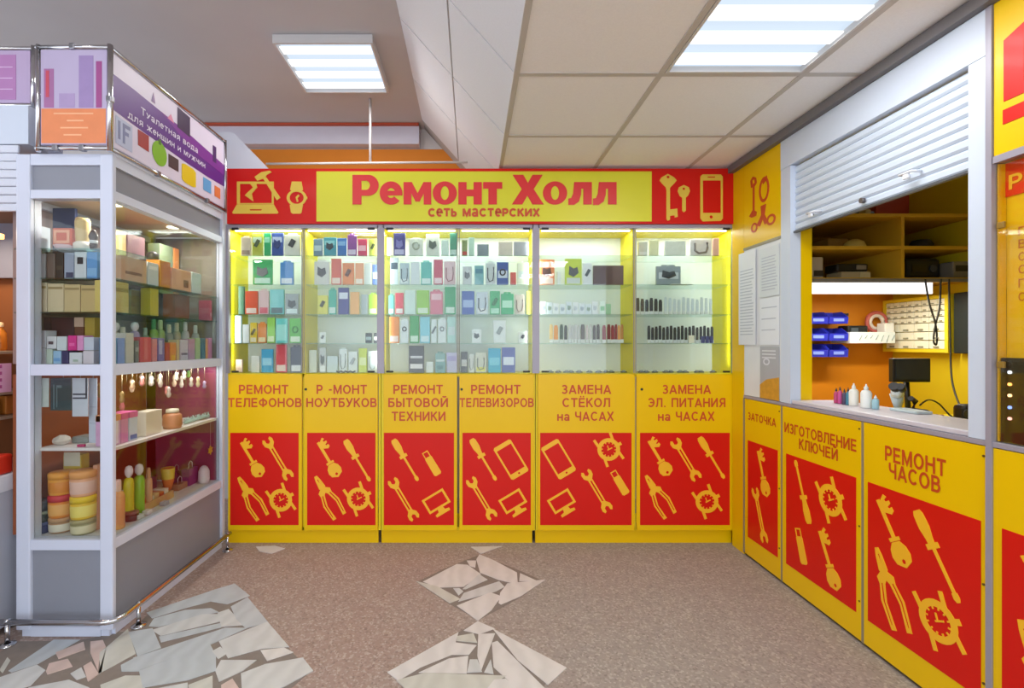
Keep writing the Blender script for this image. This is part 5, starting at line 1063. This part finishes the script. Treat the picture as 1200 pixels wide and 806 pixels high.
kbox(108.5, 114, 545, zf, '#dfa888', 'narrow peach carton beside the corner post in the bottom compartment', d=2.22, dep=.05)
rz_ = thing('riser', 'pale low riser board at the back of the bottom kiosk compartment', 'riser', (-1.90, 2.36, zf+.003))
bx(-.09, .09, 0, .1, .13, .145).build('board', mat('#b9aca4', .5), rz_); bx(-.08, -.065, .01, .09, 0, .13).build('leg', mat('#b9aca4', .5), rz_); bx(.065, .08, .01, .09, 0, .13).build('leg', mat('#b9aca4', .5), rz_)

# --- goods seen through the long side face (near plane x = -1.62)
def dl_(px, X=-1.62): return F*X/(px-552)
def fit_x(px, X, lim=3.0):
    if F*X/(px-552) > lim: X = min(lim*(px-552)/F, -1.613)
    return X
CAP = {}
def sbox(px0, px1, py0, z, hexc, label, X=-1.62, dep=.07, name='carton', cat='package', st=None, group=None, lid=None, zoff=0):
    """box whose long face is turned to the side glass"""
    X = fit_x(px1, X); d1 = min(dl_(px1, X), 3.015); d0 = max(2.158, min(dl_(px0, X), d1-.02)); dm = (d0+d1)/2; zz = z+.0006+zoff
    top = {A['b']: 1.69 if d0 < 2.43 else 1.86, A['c']: A['b']-.01, A['d']: A['c']-.01, A['e']: 1.1, A['f']: A['e']-.02}[z]
    h = min(max(.02, PZ(py0, dm)-zz), top-zz)
    t = thing(name, label, cat, (X, dm, zz), PI/2, group); hw = (d1-d0)/2-.001
    bx(-hw, hw, 0, dep, 0, h, bev=.002).build('body', mat(hexc, .4, var=.08, scale=30), t)
    if st:
        (u0, u1, v0, v1, c) = st; bx(-hw+2*hw*u0, -hw+2*hw*u1, -.001, 0, h*v0, h*v1).build('label', mat(c, .45), t)
    if lid: bx(-hw, hw, -.0012, dep, h*.8, h+.001).build('lid', mat(lid, .4), t)
    return t
sbox(142, 172, 291, A['b'], '#d1a88c', 'peach carton with brown band seen through the long side glass', st=(.15,.8,.3,.42,'#8f6a58'))
sbox(173, 186, 297, A['b'], '#c6cbd2', 'silver-white carton right of the peach carton, long side glass', st=(.1,.9,.7,.85,'#e6e6ea'))
sbox(187, 200, 306, A['b'], '#d0802c', 'orange carton in the middle of the long side upper shelf')
sbox(201, 224, 316, A['b'], '#dfa67e', 'peach floral carton right of the orange carton', st=(.6,.85,.2,.55,'#8a5a34'))
sbox(225, 236, 320, A['b'], '#cfdcd6', 'pale mint carton beside the floral carton', st=None)
sbox(138, 148, 268, A['b'], '#d8bd84', 'tall cream-gold carton standing behind the peach carton with brown band', X=-1.80, st=(.1,.5,.1,.9,'#ecd9a8'))
sbox(150, 170, 272, A['b'], '#8d6a74', 'wide mauve carton standing behind the peach carton with brown band', X=-1.80)
sbox(187, 203, 284, A['b'], '#7f8f74', 'grey-green carton standing behind the orange carton, upper shelf', X=-1.80)
sbox(204, 210, 276, A['b'], '#d88a4a', 'slim apricot carton standing behind the peach floral carton', X=-1.80, dep=.04)
t = thing('perfume_bottle', 'violet and black bottle standing behind the silver-white carton', 'bottle', (-1.76, dl_(179, -1.76), A['b']+.001)); MB().lathe([(0,0),(.022,0),(.028,.02),(.02,.07),(.026,.11),(.02,.15),(.008,.16)], n=18).build('bottle_body', mat('#6a5a86', .3), t); MB().lathe([(.012,.155),(.03,.165),(.032,.2),(.012,.215),(0,.216)], n=16).build('cap', mat('#3a3440', .35), t)
sbox(246, 262, 352, A['c'], '#e0738a', 'pink carton at the far end of the lower glass shelf', st=(.2,.8,.2,.4,'#f0b6c0'))
sbox(129, 151, 330, A['c'], '#d3c06c', 'yellow-green woven carton near the corner post, long side glass', st=(.02,.98,.68,.8,'#a8964a'), X=-1.61)
sbox(176, 186, 325, A['c'], '#cfc044', 'small yellow carton below the silver-white carton', dep=.05, X=-1.63)
sbox(154, 166, 340, A['c'], '#8a7a66', 'brown basket carton behind the woven carton', X=-1.7)
sbox(168, 178, 338, A['c'], '#5f5560', 'dark violet carton behind the small yellow carton', X=-1.7)
sbox(205, 222, 342, A['c'], '#9a5a34', 'brown carton under the floral carton', X=-1.68)
side = [(129,137.5,396,'#2a86ba','blue'),(138,146.5,396,'#8aa2e0','periwinkle'),(147.5,157,390,'#d6d0c0','cream'),(158,163,399,'#6f6a62','dark grey'),(164,177.5,395,'#e0535c','red'),(178.5,184.5,397,'#e8908c','salmon'),(185.5,193,396,'#8f7ab0','violet'),(194,199,402,'#c8563a','rust'),(199.5,206.5,401,'#ee9a34','orange'),(207.5,210.5,398,'#dcc890','sand'),(211.5,220.5,398,'#dcd0da','white and grey'),(221.5,228.5,397,'#d7a6bc','mauve'),(229.5,235,396,'#b9d39a','light green'),(235.5,241,396,'#3f7c92','teal'),(241.3,245,397,'#efaf5c','apricot'),(245.2,248.8,396,'#d78ab8','orchid')]
for i, (a_, e_, y, c, w) in enumerate(side):
    st = {3: (.1,.9,.5,.7,'#a8a49c'), 4: (.35,.65,.1,.95,'#e8787c'), 10: (.1,.9,.25,.35,'#7d6470'), 14: (.5,.98,.02,.98,'#e58a94'), 6: (.1,.6,.3,.9,'#c9c0dc'), 8: (.2,.8,.0,.3,'#f4c02c')}.get(i)
    sbox(a_, e_, y, A['d'], c, f'{w} perfume carton in the row on the mid rail shelf, long side', st=st, group='perfume cartons along the mid rail', dep=.05)
# bottles and ornaments on a second line behind
def sbottle(px, py0, z, r, body, cap, label, X=-1.70, name='perfume_bottle', group=None, cat='bottle', ball=False):
    X = min(fit_x(px, X, 2.98), -1.69 if z == A['d'] else -1.64); d = min(dl_(px, X), 2.985); h = min(PZ(py0, d), (A['c']-.012) if z == A['d'] else (A['e']-.02))-z-.0006
    t = thing(name, label, cat, (X, d, z+.0006), 0, group)
    MB().lathe([(0,0),(r*.92,0),(r,.006),(r,h*.66),(r*.8,h*.74),(r*.3,h*.77)], n=18).build('bottle_body', mat(body, .25), t)
    if ball: MB().lathe([(r*.3,h*.765),(r*.75,h*.83),(r*.85,h*.9),(r*.6,h*.97),(0,h)], n=14).build('cap', mat(cap, .35), t)
    else: MB().lathe([(r*.5,h*.765),(r*.5,h*.96),(r*.4,h),(0,h)], n=14).build('cap', mat(cap, .35), t)
SB = [(135,377,'#c9b8a8','#e8dede','cream'),(144,383,'#d8cfa0','#d9d2c0','sand'),(158,377,'#b8a0c8','#ece6ea','lilac'),(170,384,'#7fa094','#9ab4ac','sea green'),(180,372,'#8fae4c','#3f8a5a','olive green'),(188,374,'#9fae6a','#c6cc9a','moss'),(198,380,'#8a7660','#cbb894','brown'),(207,378,'#b09878','#d6c4a2','tan'),(217,366,'#d6d0d2','#e8e6e6','white'),(229,381,'#b7c4c2','#dfe8e6','pale grey')]
for px, y, c, cp, w in SB: sbottle(px, y, A['d'], .022, c, cp, f'{w} bottle behind the row of perfume cartons, long side of the kiosk', ball=(w in ('lilac', 'cream')))
# hanging charms under the rail
cols = ['#c9705c','#d9c9a0','#9a7a4a','#a88a58','#e6d9c4','#dcd0b4','#d4b090','#d9c7a2','#cf6f78','#dd8a86','#e6d6d0','#e4c7b0','#e8e0d6','#dcd2c8','#e2dcd4','#d7cabe','#eae4da','#e0d4cc','#d8ccc2','#7fae5a','#8fbf62','#b3a0c4']
cols = cols[:19]+[cols[(k*7) % 19] for k in range(12)]+cols[19:]
for i in range(34):
    X = (-1.645, -1.69, -1.73)[i % 3]; d = 2.21+i*.0235; L1 = .015+.05*random.random()+(.06 if i % 5 == 3 else 0); hh = .045+.03*random.random()
    ztop = kq(440)-.001
    t = thing('hanging_charm', 'small pale trinket hanging on a cord under the mid rail' if i < 31 else ['light green', 'green', 'lilac'][i-31]+' trinket hanging at the far end under the mid rail', 'trinket', (X, d, ztop-L1-hh), PI/2+random.uniform(-.4, .4), 'trinkets hanging in the kiosk' if i < 31 else None)
    b = MB()
    if i % 3 == 1: b.box(-.014, .014, -.003, .003, 0, hh, bev=.002)
    else: b.lathe([(0,0),(.008,.004),(.012,hh*.3),(.007,hh*.55),(.011,hh*.75),(.006,hh*.93),(0,hh)], n=10); b.build('charm', mat(cols[i], .4), t)
    b = MB(); b.tube([(0,0,hh-.002),(0,0,hh+L1)], .0015, 5); b.build('cord', mat('#8a7a62', .6), t)
# white shelf along the long side
for i, (a_, e_, y0_, c, w, st, lid) in enumerate([(130,141.5,486,'#d9a8d0','pink and white',(.2,.75,.05,.95,'#efe3ee'),'#e89a6c'),(142,150.5,484,'#de8fc2','rose pink',None,'#e2559c'),(151.5,161.5,482,'#cfdcec','white and blue',(.1,.9,.05,.2,'#4a7ab4'),'#ea66ae')]):
    sbox(a_, e_, y0_, A['e'], c, f'{w} carton near the corner on the white side shelf', st=st, lid=lid)
sbox(171, 190, 481, A['e'], '#e4d8c8', 'cream square carton in the middle of the white side shelf')
t = thing('jar', 'striped round jar right of the cream square carton', 'jar', (-1.64, dl_(202, -1.64), A['e']+.001)); MB().lathe([(0,0),(.042,0),(.048,.02),(.046,.07),(.03,.085),(0,.086)], n=22).build('jar_body', mat('#c07c5c', .4, var=.3, scale=20), t); MB().lathe([(.03,.086),(.034,.088),(.03,.104),(0,.108)], n=22).build('lid', mat('#e0d6c2', .4), t)
t = thing('garland', 'pale aqua tinsel lying on the far half of the white side shelf', 'garland', (0, 0, 0)); b = MB()
for i in range(60):
    y = dl_(216, -1.64)+(dl_(244, -1.64)-dl_(216, -1.64))*i/59; a = random.uniform(0, PI); c_ = Vector((-1.64+random.uniform(-.01, .01), y, A['e']+.022)); v = Vector((math.cos(a)*.018, random.uniform(-.012, .012), math.sin(a)*.018)); b.tube([c_-v*.9, c_+v], .0016, 4)
b.tube([(-1.64, dl_(216,-1.64), A['e']+.01), (-1.64, dl_(230,-1.64), A['e']+.014), (-1.64, dl_(244,-1.64), A['e']+.01)], .008, 6)
b.build('tinsel', mat('#a9c9c4', .3), t)
# bottom compartment, long side
def sb2(px, py0, r, body, cap, label, X=-1.64, ball=False): sbottle(px, py0, zf, r, body, cap, label, X=X, ball=ball)
sb2(138, 562, .028, '#eea66c', '#ecc6b8', 'tall peach shower bottle nearest the corner post', X=-1.64)
sb2(151, 545, .022, '#d3cc34', '#e9dfe2', 'yellow bottle with a white flower cap, bottom compartment', X=-1.68, ball=True)
sb2(163, 543, .024, '#8fc43c', '#ebe2ea', 'green bottle with a white flower cap, bottom compartment', X=-1.68, ball=True)
sb2(174, 548, .018, '#d7ab7c', '#caa070', 'slim tan bottle right of the green bottle', X=-1.68)
t = thing('tray', 'tan tray of small packs in the bottom compartment, long side', 'tray', (-1.66, dl_(186, -1.66), zf+.001), PI/2); b = MB(); b.box(-.13, .13, 0, .12, 0, .006); 
for (u0, u1, v0, v1) in ((-.13,.13,0,.005),(-.13,.13,.115,.12),(-.13,-.125,.005,.115),(.125,.13,.005,.115)): b.box(u0, u1, v0, v1, .006, .04)
b.build('tray_body', mat('#c9a06a', .5), t)
for k in range(6): tag(bx(-.017, .017, 0, .07, 0, .045+.006*(k % 2), bev=.003).build('sachet', mat(['#d9b48a','#c8583c','#e2d9cc'][k % 3], .4), loc=(-1.68, dl_(186, -1.66)-.1+k*.04, zf+.008), rz=PI/2), ['tan','red','white'][k % 3]+f' sachet, {ORD[k]} from the corner in the tan tray', 'sachet', 'sachets in the tan tray')
t = thing('jar', 'dark brown low jar in front of the yellow bottle', 'jar', (-1.652, dl_(154, -1.652), zf+.001)); MB().lathe([(0,0),(.03,0),(.033,.01),(.031,.03),(0,.03)], n=22).build('jar_body', mat('#5a3430', .35), t); MB().lathe([(0,.031),(.033,.031),(.032,.04),(0,.042)], n=22).build('lid', mat('#8a5a50', .35), t)
for k, (px, c, w) in enumerate(((166, '#c9cdd0', 'silver'), (176, '#dcdcda', 'white'), (196, '#a6adb2', 'grey'))):
    tag(bx(-.02, .02, 0, .03, 0, .022, bev=.004).build('soap', mat(c, .4), loc=(-1.612, dl_(px, -1.612), zf+.001), rz=PI/2), f'small {w} soap at the lower edge of the long side glass', 'soap')
t = thing('cup', 'orange and yellow cup standing tall among mauve bags', 'cup', (-1.74, dl_(197, -1.74), zf+.14)); 
MB().lathe([(0,0),(.018,0),(.03,.05),(.034,.12),(.03,.118),(.022,.02),(0,.02)], n=20).build('cup_body', mat('#e2823c', .4), t); MB().lathe([(.0315,.062),(.0352,.121),(.034,.123),(.029,.1)], n=20).build('yellow_rim', mat('#e6cf4a', .4), t)
kb = sbox(189, 206, 573, zf, '#8c6478', 'mauve box carrying the orange and yellow cup', X=-1.74, dep=.07)
cupz = kb.location.z+max(v[2] for v in kb.children[0].bound_box); t.location.z = cupz+.0006
for k, (a_, e_, y, c, w, X) in enumerate(((172,184,560,'#8a5c72','dusty mauve',-1.84),(207,214,552,'#7a3f5c','plum',-1.8),(209,220,566,'#a9805f','tan',-1.7),(222,232,548,'#8c3a7a','purple',-1.70))):
    t = sbox(a_, e_, y, zf, c, f'{w} gift bag in the bottom compartment, long side', X=X, dep=.05, name='gift_bag', cat='bag', group='gift bags in the bottom compartment')
    h = max(v[2] for v in t.children[0].bound_box); b = MB(); b.tube([(-.02, .02, h-.002), (-.018, .02, h+.03), (.0, .02, h+.042), (.018, .02, h+.03), (.02, .02, h-.002)], .002, 6); b.build('handle', mat('#d8c9d0', .5), t)
t = thing('soap_figure', 'white rounded container at the far end of the bottom compartment', 'container', (-1.648, 2.985, zf+.001)); MB().lathe([(0,0),(.026,0),(.032,.02),(.031,.07),(.02,.095),(0,.1)], n=22).build('body', mat('#e6dce2', .35), t); MB().lathe([(.0215,.0945),(.01,.104),(0,.106)], n=18).build('cap', mat('#d6ccd6', .35), t)
# star ornament hanging
t = thing('star_ornament', 'yellow star ornament hanging below the white side shelf', 'ornament', (-1.605, 2.98, PZ(533, 2.98)), PI/2)
b = MB(); b.shape([((.028 if i % 2 == 0 else .014)*math.sin(i*PI/6), .03+(.028 if i % 2 == 0 else .014)*math.cos(i*PI/6)) for i in range(12)], (), .003, .006); b.build('star', mat('#e0b020', .4), t)
b = MB(); b.tube([(0, 0, .055), (0, 0, A['e']-.0145-t.location.z)], .0012, 5); b.build('cord', mat('#b58a9a', .5), t)

# --- bumper rail around the kiosk
br = thing('bumper_rail', 'chrome tube rail on short feet around the foot of the kiosk', 'rail', (0, 0, 0)); zr_ = .098; yf_, xr_ = KY0-.055, KX1+.055
pts = [(-2.02, yf_, zr_), (KX1-.05, yf_, zr_)]+[(xr_-.06+.06*math.sin(a*PI/12), yf_+.06-.06*math.cos(a*PI/12), zr_) for a in range(0, 7)]+[(xr_, 3.02, zr_)]
MB().tube(pts, .0125, 12).build('tube', CHR, br)
for (x, y, dx, dy) in ((-1.965, yf_, 0, 1), (xr_, 2.19, -1, 0), (xr_, 2.99, -1, 0)):
    b = MB(); b.tube([(x, y, zr_), (x, y, .006)], .009, 10); b.lathe([(0,0),(.03,0),(.03,.005),(.012,.009)], (x, y, .0005), 18); b.lathe([(0,.016),(.011,.012),(.013,.0),(.0,-.013)], (x, y, zr_), 12)
    b.build('foot', CHR, br)

# --- banner frames on top of the kiosk
bn = thing('banner_frame', 'chrome tube frame with perfume posters on top of the kiosk', 'sign', (0, 0, 0))
bz0, bz1 = 2.135, 2.555; bxn, byn = -1.555, 2.085; R_ = .0095; xl = PX(45, byn)
b = MB()
b.tube([(bxn, byn, 2.1055), (bxn, byn, bz1+.01)], R_*1.2, 10); b.tube([(xl, byn, 2.1055), (xl, byn, bz1+.01)], R_, 10); b.tube([(bxn, 3.06, 2.1055), (bxn, 3.06, bz1+.01)], R_, 10)
for z in (bz0-.015, bz1): b.tube([(xl-.01, byn, z), (bxn, byn, z)], R_, 10); b.tube([(bxn, byn, z), (bxn, 3.06, z)], R_, 10)
b.build('tube_frame', CHR, bn)
for (x, y, z) in ((PX(86,byn), byn, bz1), (PX(66,byn), byn, bz0-.015), (PX(97,byn), byn, bz0-.015), (bxn, byn, 2.33), (bxn, 2.4, bz0-.015), (bxn, 2.85, bz0-.015)):
    bx(x-.012, x+.012, y-.012, y+.012, z-.0125, z+.014, bev=.004).build('clamp', mat('#8f8f94', .3, metal=.8), bn)
def bposter(p, name, u0, u1, v0, v1, c, y=-.001, rough=.5): pass
# long poster, local x = distance from the corner, facing +x
pl = bpy.data.objects.new('long_poster', None)
me = bx(0, .95, 0, .006, bz0, bz1-.012)
lp = me.build('long_poster', mat('#d9d2e6', .45, var=.04), bn, loc=(bxn-.004, 2.102, 0)); lp.rotation_euler = (0, 0, PI/2)
H_ = bz1-.012-bz0; U = lambda u: u*.95; V = lambda v: bz1-.012-v*H_
def pp_(name, pts, c, lay=1, holes=()): return MB().shape([(U(u), V(v)) for u, v in pts], [[(U(u), V(v)) for u, v in h] for h in holes], 0-.0007*(lay-1), .0007).build(name, mat(c, .45), lp)
pp_('purple_band', [(0,.22),(.15,.22),(.35,.24),(.6,.26),(.85,.31),(1,.34),(1,.67),(.8,.68),(.55,.67),(.3,.64),(.12,.62),(0,.6)], '#5f2a86')
pp_('purple_band', [(.35,.24),(.6,.26),(.85,.31),(1,.34),(1,.5),(.7,.46),(.5,.36)], '#7a2f92', 2)
for ln_ in (('Туалетная вода', U(.19), U(.69), V(.445), .036), ('для женщин и мужчин', U(.10), U(.77), V(.585), .036)): capitals('lettering', [ln_], mat('#e3dcf0', .5), lp, -.0016, .0006, .13)
pp_('box_picture', [(.02,.64),(.13,.65),(.13,.95),(.02,.94)], '#b9c2dd', 2); b = MB()
for (u0, u1, v0, v1) in ((.035,.05,.68,.88),(.065,.08,.68,.9),(.08,.115,.68,.72),(.08,.105,.76,.8)): b.shape([(U(u0), V(v1)), (U(u1), V(v1)), (U(u1), V(v0)), (U(u0), V(v0))], (), -.0014, .0006)
b.build('box_print', mat('#7f86ac', .5), lp)
pp_('bottle_picture', [(.17,.64),(.25,.64),(.25,.83),(.17,.82)], '#a1332f', 2)
pp_('bottle_picture', [(.28+.055+.06*math.cos(a*PI/10), .77+.15*math.sin(a*PI/10)) for a in range(20)], '#7fb526', 3); pp_('bottle_picture', [(.325,.6),(.345,.6),(.345,.66),(.325,.66)], '#4f7a1a', 4)
pp_('bottle_picture', [(.41,.7),(.5,.7),(.5,.86),(.41,.86)], '#4a3a3e', 2)
pp_('bottle_picture', [(.53,.72),(.56,.7),(.64,.7),(.67,.73),(.67,.93),(.64,.95),(.56,.95),(.53,.92)], '#e2c21c', 3)
pp_('bottle_picture', [(.75,.72),(.84,.72),(.84,.9),(.75,.9)], '#5fa4dc', 3); pp_('bottle_picture', [(.88,.74),(.95,.74),(.95,.9),(.88,.9)], '#dd7c4a', 3)
pp_('bottle_picture', [(.49,.02),(.61,.03),(.61,.3),(.49,.28)], '#3a2348', 3); pp_('bottle_picture', [(.86,.16),(.9,.16),(.9,.4),(.86,.4)], '#4a2a66', 3)
pp_('figure_picture', [(.27,.2),(.285,.08),(.3,.2)], '#8a6a9a', 3); pp_('figure_picture', [(.4,.26),(.43,.18),(.46,.27)], '#d88aa8', 3)
# front poster
fp = bx(xl+.012, bxn-.014, 0, .006, bz0, bz1-.012).build('front_poster', mat('#b6aac8', .45, var=.04), bn, loc=(0, byn-.002, 0))
W2 = bxn-.014-xl-.012
def fpp(name, u0, u1, v0, v1, c, lay=1): return bx(xl+.012+u0*W2, xl+.012+u1*W2, -.0008*lay, -.0008*(lay-1), bz1-.012-v1*H_, bz1-.012-v0*H_).build(name, mat(c, .5, var=.1, scale=20), fp)
fpp('orange_field', .01, .99, .62, .985, '#e08858')
fpp('bottle_picture', .05, .2, .2, .61, '#a06a98'); fpp('bottle_picture', .08, .13, .22, .5, '#c04a5c', 2); fpp('bottle_picture', .58, .8, .06, .61, '#9a84b4'); fpp('bottle_picture', .84, .93, .12, .61, '#9c4a86'); fpp('bottle_picture', .28, .52, .46, .61, '#a793bc')
b = MB()
for i, (u0, u1) in enumerate(((.2,.8),(.4,.65),(.3,.72),(.35,.62))): b.box(xl+.012+u0*W2, xl+.012+u1*W2, -.0016, -.0008, bz1-.012-(.68+.075*i)*H_, bz1-.012-(.665+.075*i)*H_)
b.build('caption_lines', mat('#efb48a', .5), fp)

# ================================================================ neighbouring stall at the far left
NX = -2.06; n0, n1 = .9, 2.5
ns = thing('market_stall', 'white stall with a roller shutter at the far left edge', 'stall', (NX, 0, 0), PI/2)
zq = lambda y, x=8: PZ(y, F*NX/(x-552))
bx(n0, n1, 0, .02, .03, zq(575)).build('grey_panel', mat('#b9bcc8', .5), ns)
bx(n0, n1, -.005, .30, zq(575), zq(556), bev=.004).build('counter', mat('#dfe1ea', .4), ns)
bx(n1-.045, n1, -.004, .05, zq(556)+.001, 2.15).build('post', WHT2, ns)
zs = lambda y: PZ(y, 2.14)
bx(2.12, 2.30, -.12, .84, zs(171)+.001, zs(126)).build('shutter_box', WHT2, ns)
b = MB(); z0, z1, n = zs(249), zs(171), 8
for k in range(n):
    a, c = z0+(z1-z0)*k/n, z0+(z1-z0)*(k+1)/n
    b.box(2.122, 2.136, -.072, .84, a+.001, c-.001, bev=.005)
b.build('slat_curtain', mat('#cfd5e2', .4, var=.01), ns)
bx(n0, n1, .50, .52, .03, 1.85).build('back_wall', mat('#b5671c', .6, var=.35, scale=5), ns)
bx(n1-.02, n1, .06, .5, zq(556)+.001, 2.15).build('side_wall', mat('#7a4a26', .6), ns)
for y in (492, 462): bx(n0, n1-.03, .10, .35, zq(y)-.012, zq(y)).build('shelf', mat('#a9947e', .5), ns)
bx(n0, n1-.03, .06, .49, .03, zq(575)-.002).build('plinth', mat('#8d8f99', .6), ns)
b = MB(); b.lathe([(.03,.0),(.03,.02),(.0,.02)], n=16); o = b.build('spot_lamp', emit('#ffb060', 4), ns, loc=(2.3, .2, zq(270))); area('stall_light', (2.2, .25, zq(262)), .2, .2, 4, col=(1, .75, .5), parent=ns)
tag(bx(NX-.13, NX-.01, 2.09, 2.19, zq(556)+.001, zq(533), bev=.01).build('box', mat('#d0301c', .4)), 'red box on the white counter of the far left stall', 'box')
t = thing('poster', 'pink dotted poster in the far left stall', 'poster', (NX-.03, 0, 0), PI/2); bx(1.7, 2.2, 0, .004, zq(460), zq(426)).build('sheet', mat('#e0a8c8', .5), t)
b = MB()
for i in range(8):
    for j in range(4): b.box(1.74+i*.055, 1.77+i*.055, -.001, 0, zq(455)+j*.03, zq(455)+j*.03+.014)
b.build('dots', mat('#b04a86', .5), t)
for i, (c, w, y0_) in enumerate((('#5c3a2a','brown',2.2),('#c8782c','orange',2.3),('#37455a','navy',2.1))):
    tag(bx(NX-.27, NX-.15, y0_, y0_+.07, zq(492)+.001, zq(492)+.07+.02*(i % 2), bev=.004).build('carton', mat(c, .5)), f'{w} carton on the shelf of the far left stall', 'package')
tag(bx(NX-.46, NX-.062, 2.44, 2.455, PZ(326, 2.45), PZ(262, 2.45), bev=.003).build('reflection_board', mat('#70788c', .5)), 'slate grey board standing in for a reflection high inside the far left stall', 'board')  # board modelled in place of a grey-blue panel reflection
bx(n1-.30, n1-.03, .10, .40, PZ(411, 2.38)-.012, PZ(411, 2.38)).build('shelf', mat('#a9947e', .5), ns)
for i, (c, w, dx, dy, hh) in enumerate((('#d8842a', 'amber', -.235, 2.36, .14), ('#b8481e', 'rust', -.265, 2.30, .11), ('#e8b04a', 'honey', -.20, 2.29, .12), ('#7a3a1c', 'brown', -.29, 2.38, .16))):
    t = thing('bottle', f'{w} bottle on the upper shelf of the far left stall', 'bottle', (NX+dx, dy, PZ(411, 2.38)+.001))
    MB().lathe([(0,0),(.022,0),(.024,.01),(.023,hh*.62),(.01,hh*.76),(.009,hh*.84)], n=18).build('bottle_body', mat(c, .25), t); MB().lathe([(.012,hh*.83),(.012,hh*.98),(0,hh)], n=14).build('cap', mat('#e8c89a', .4), t)
# pink banner above it
pb = thing('banner_frame', 'chrome framed pink poster above the far left stall', 'sign', (0, 2.2, 0))
px0, px1 = -2.88, PX(39, 2.2); zb0, zb1 = PZ(121, 2.2), PZ(57, 2.2); zst = zs(126)+.002
for z in (zb0-.01, zb1): MB().tube([(px0, 0, z), (px1, 0, z)], .009, 10).build('tube', CHR, pb)
for x in (px0, px1): MB().tube([(x, 0, zst), (x, 0, zb1+.012)], .009, 10).build('tube', CHR, pb)
po = bx(px0+.01, px1-.012, -.003, .003, zb0, zb1-.01).build('pink_poster', mat('#b9a5c6', .5), pb)
bx(px0+.05, px1-.075, -.0042, -.003, zb0+.015, zb1-.03).build('pink_field', mat('#b07cb0', .5), po)
for i in range(3): bx(px1-.35, px1-.09, -.005, -.0042, zb0+.06+i*.05, zb0+.064+i*.05).build('caption_line', mat('#d8bcdc', .5), po)
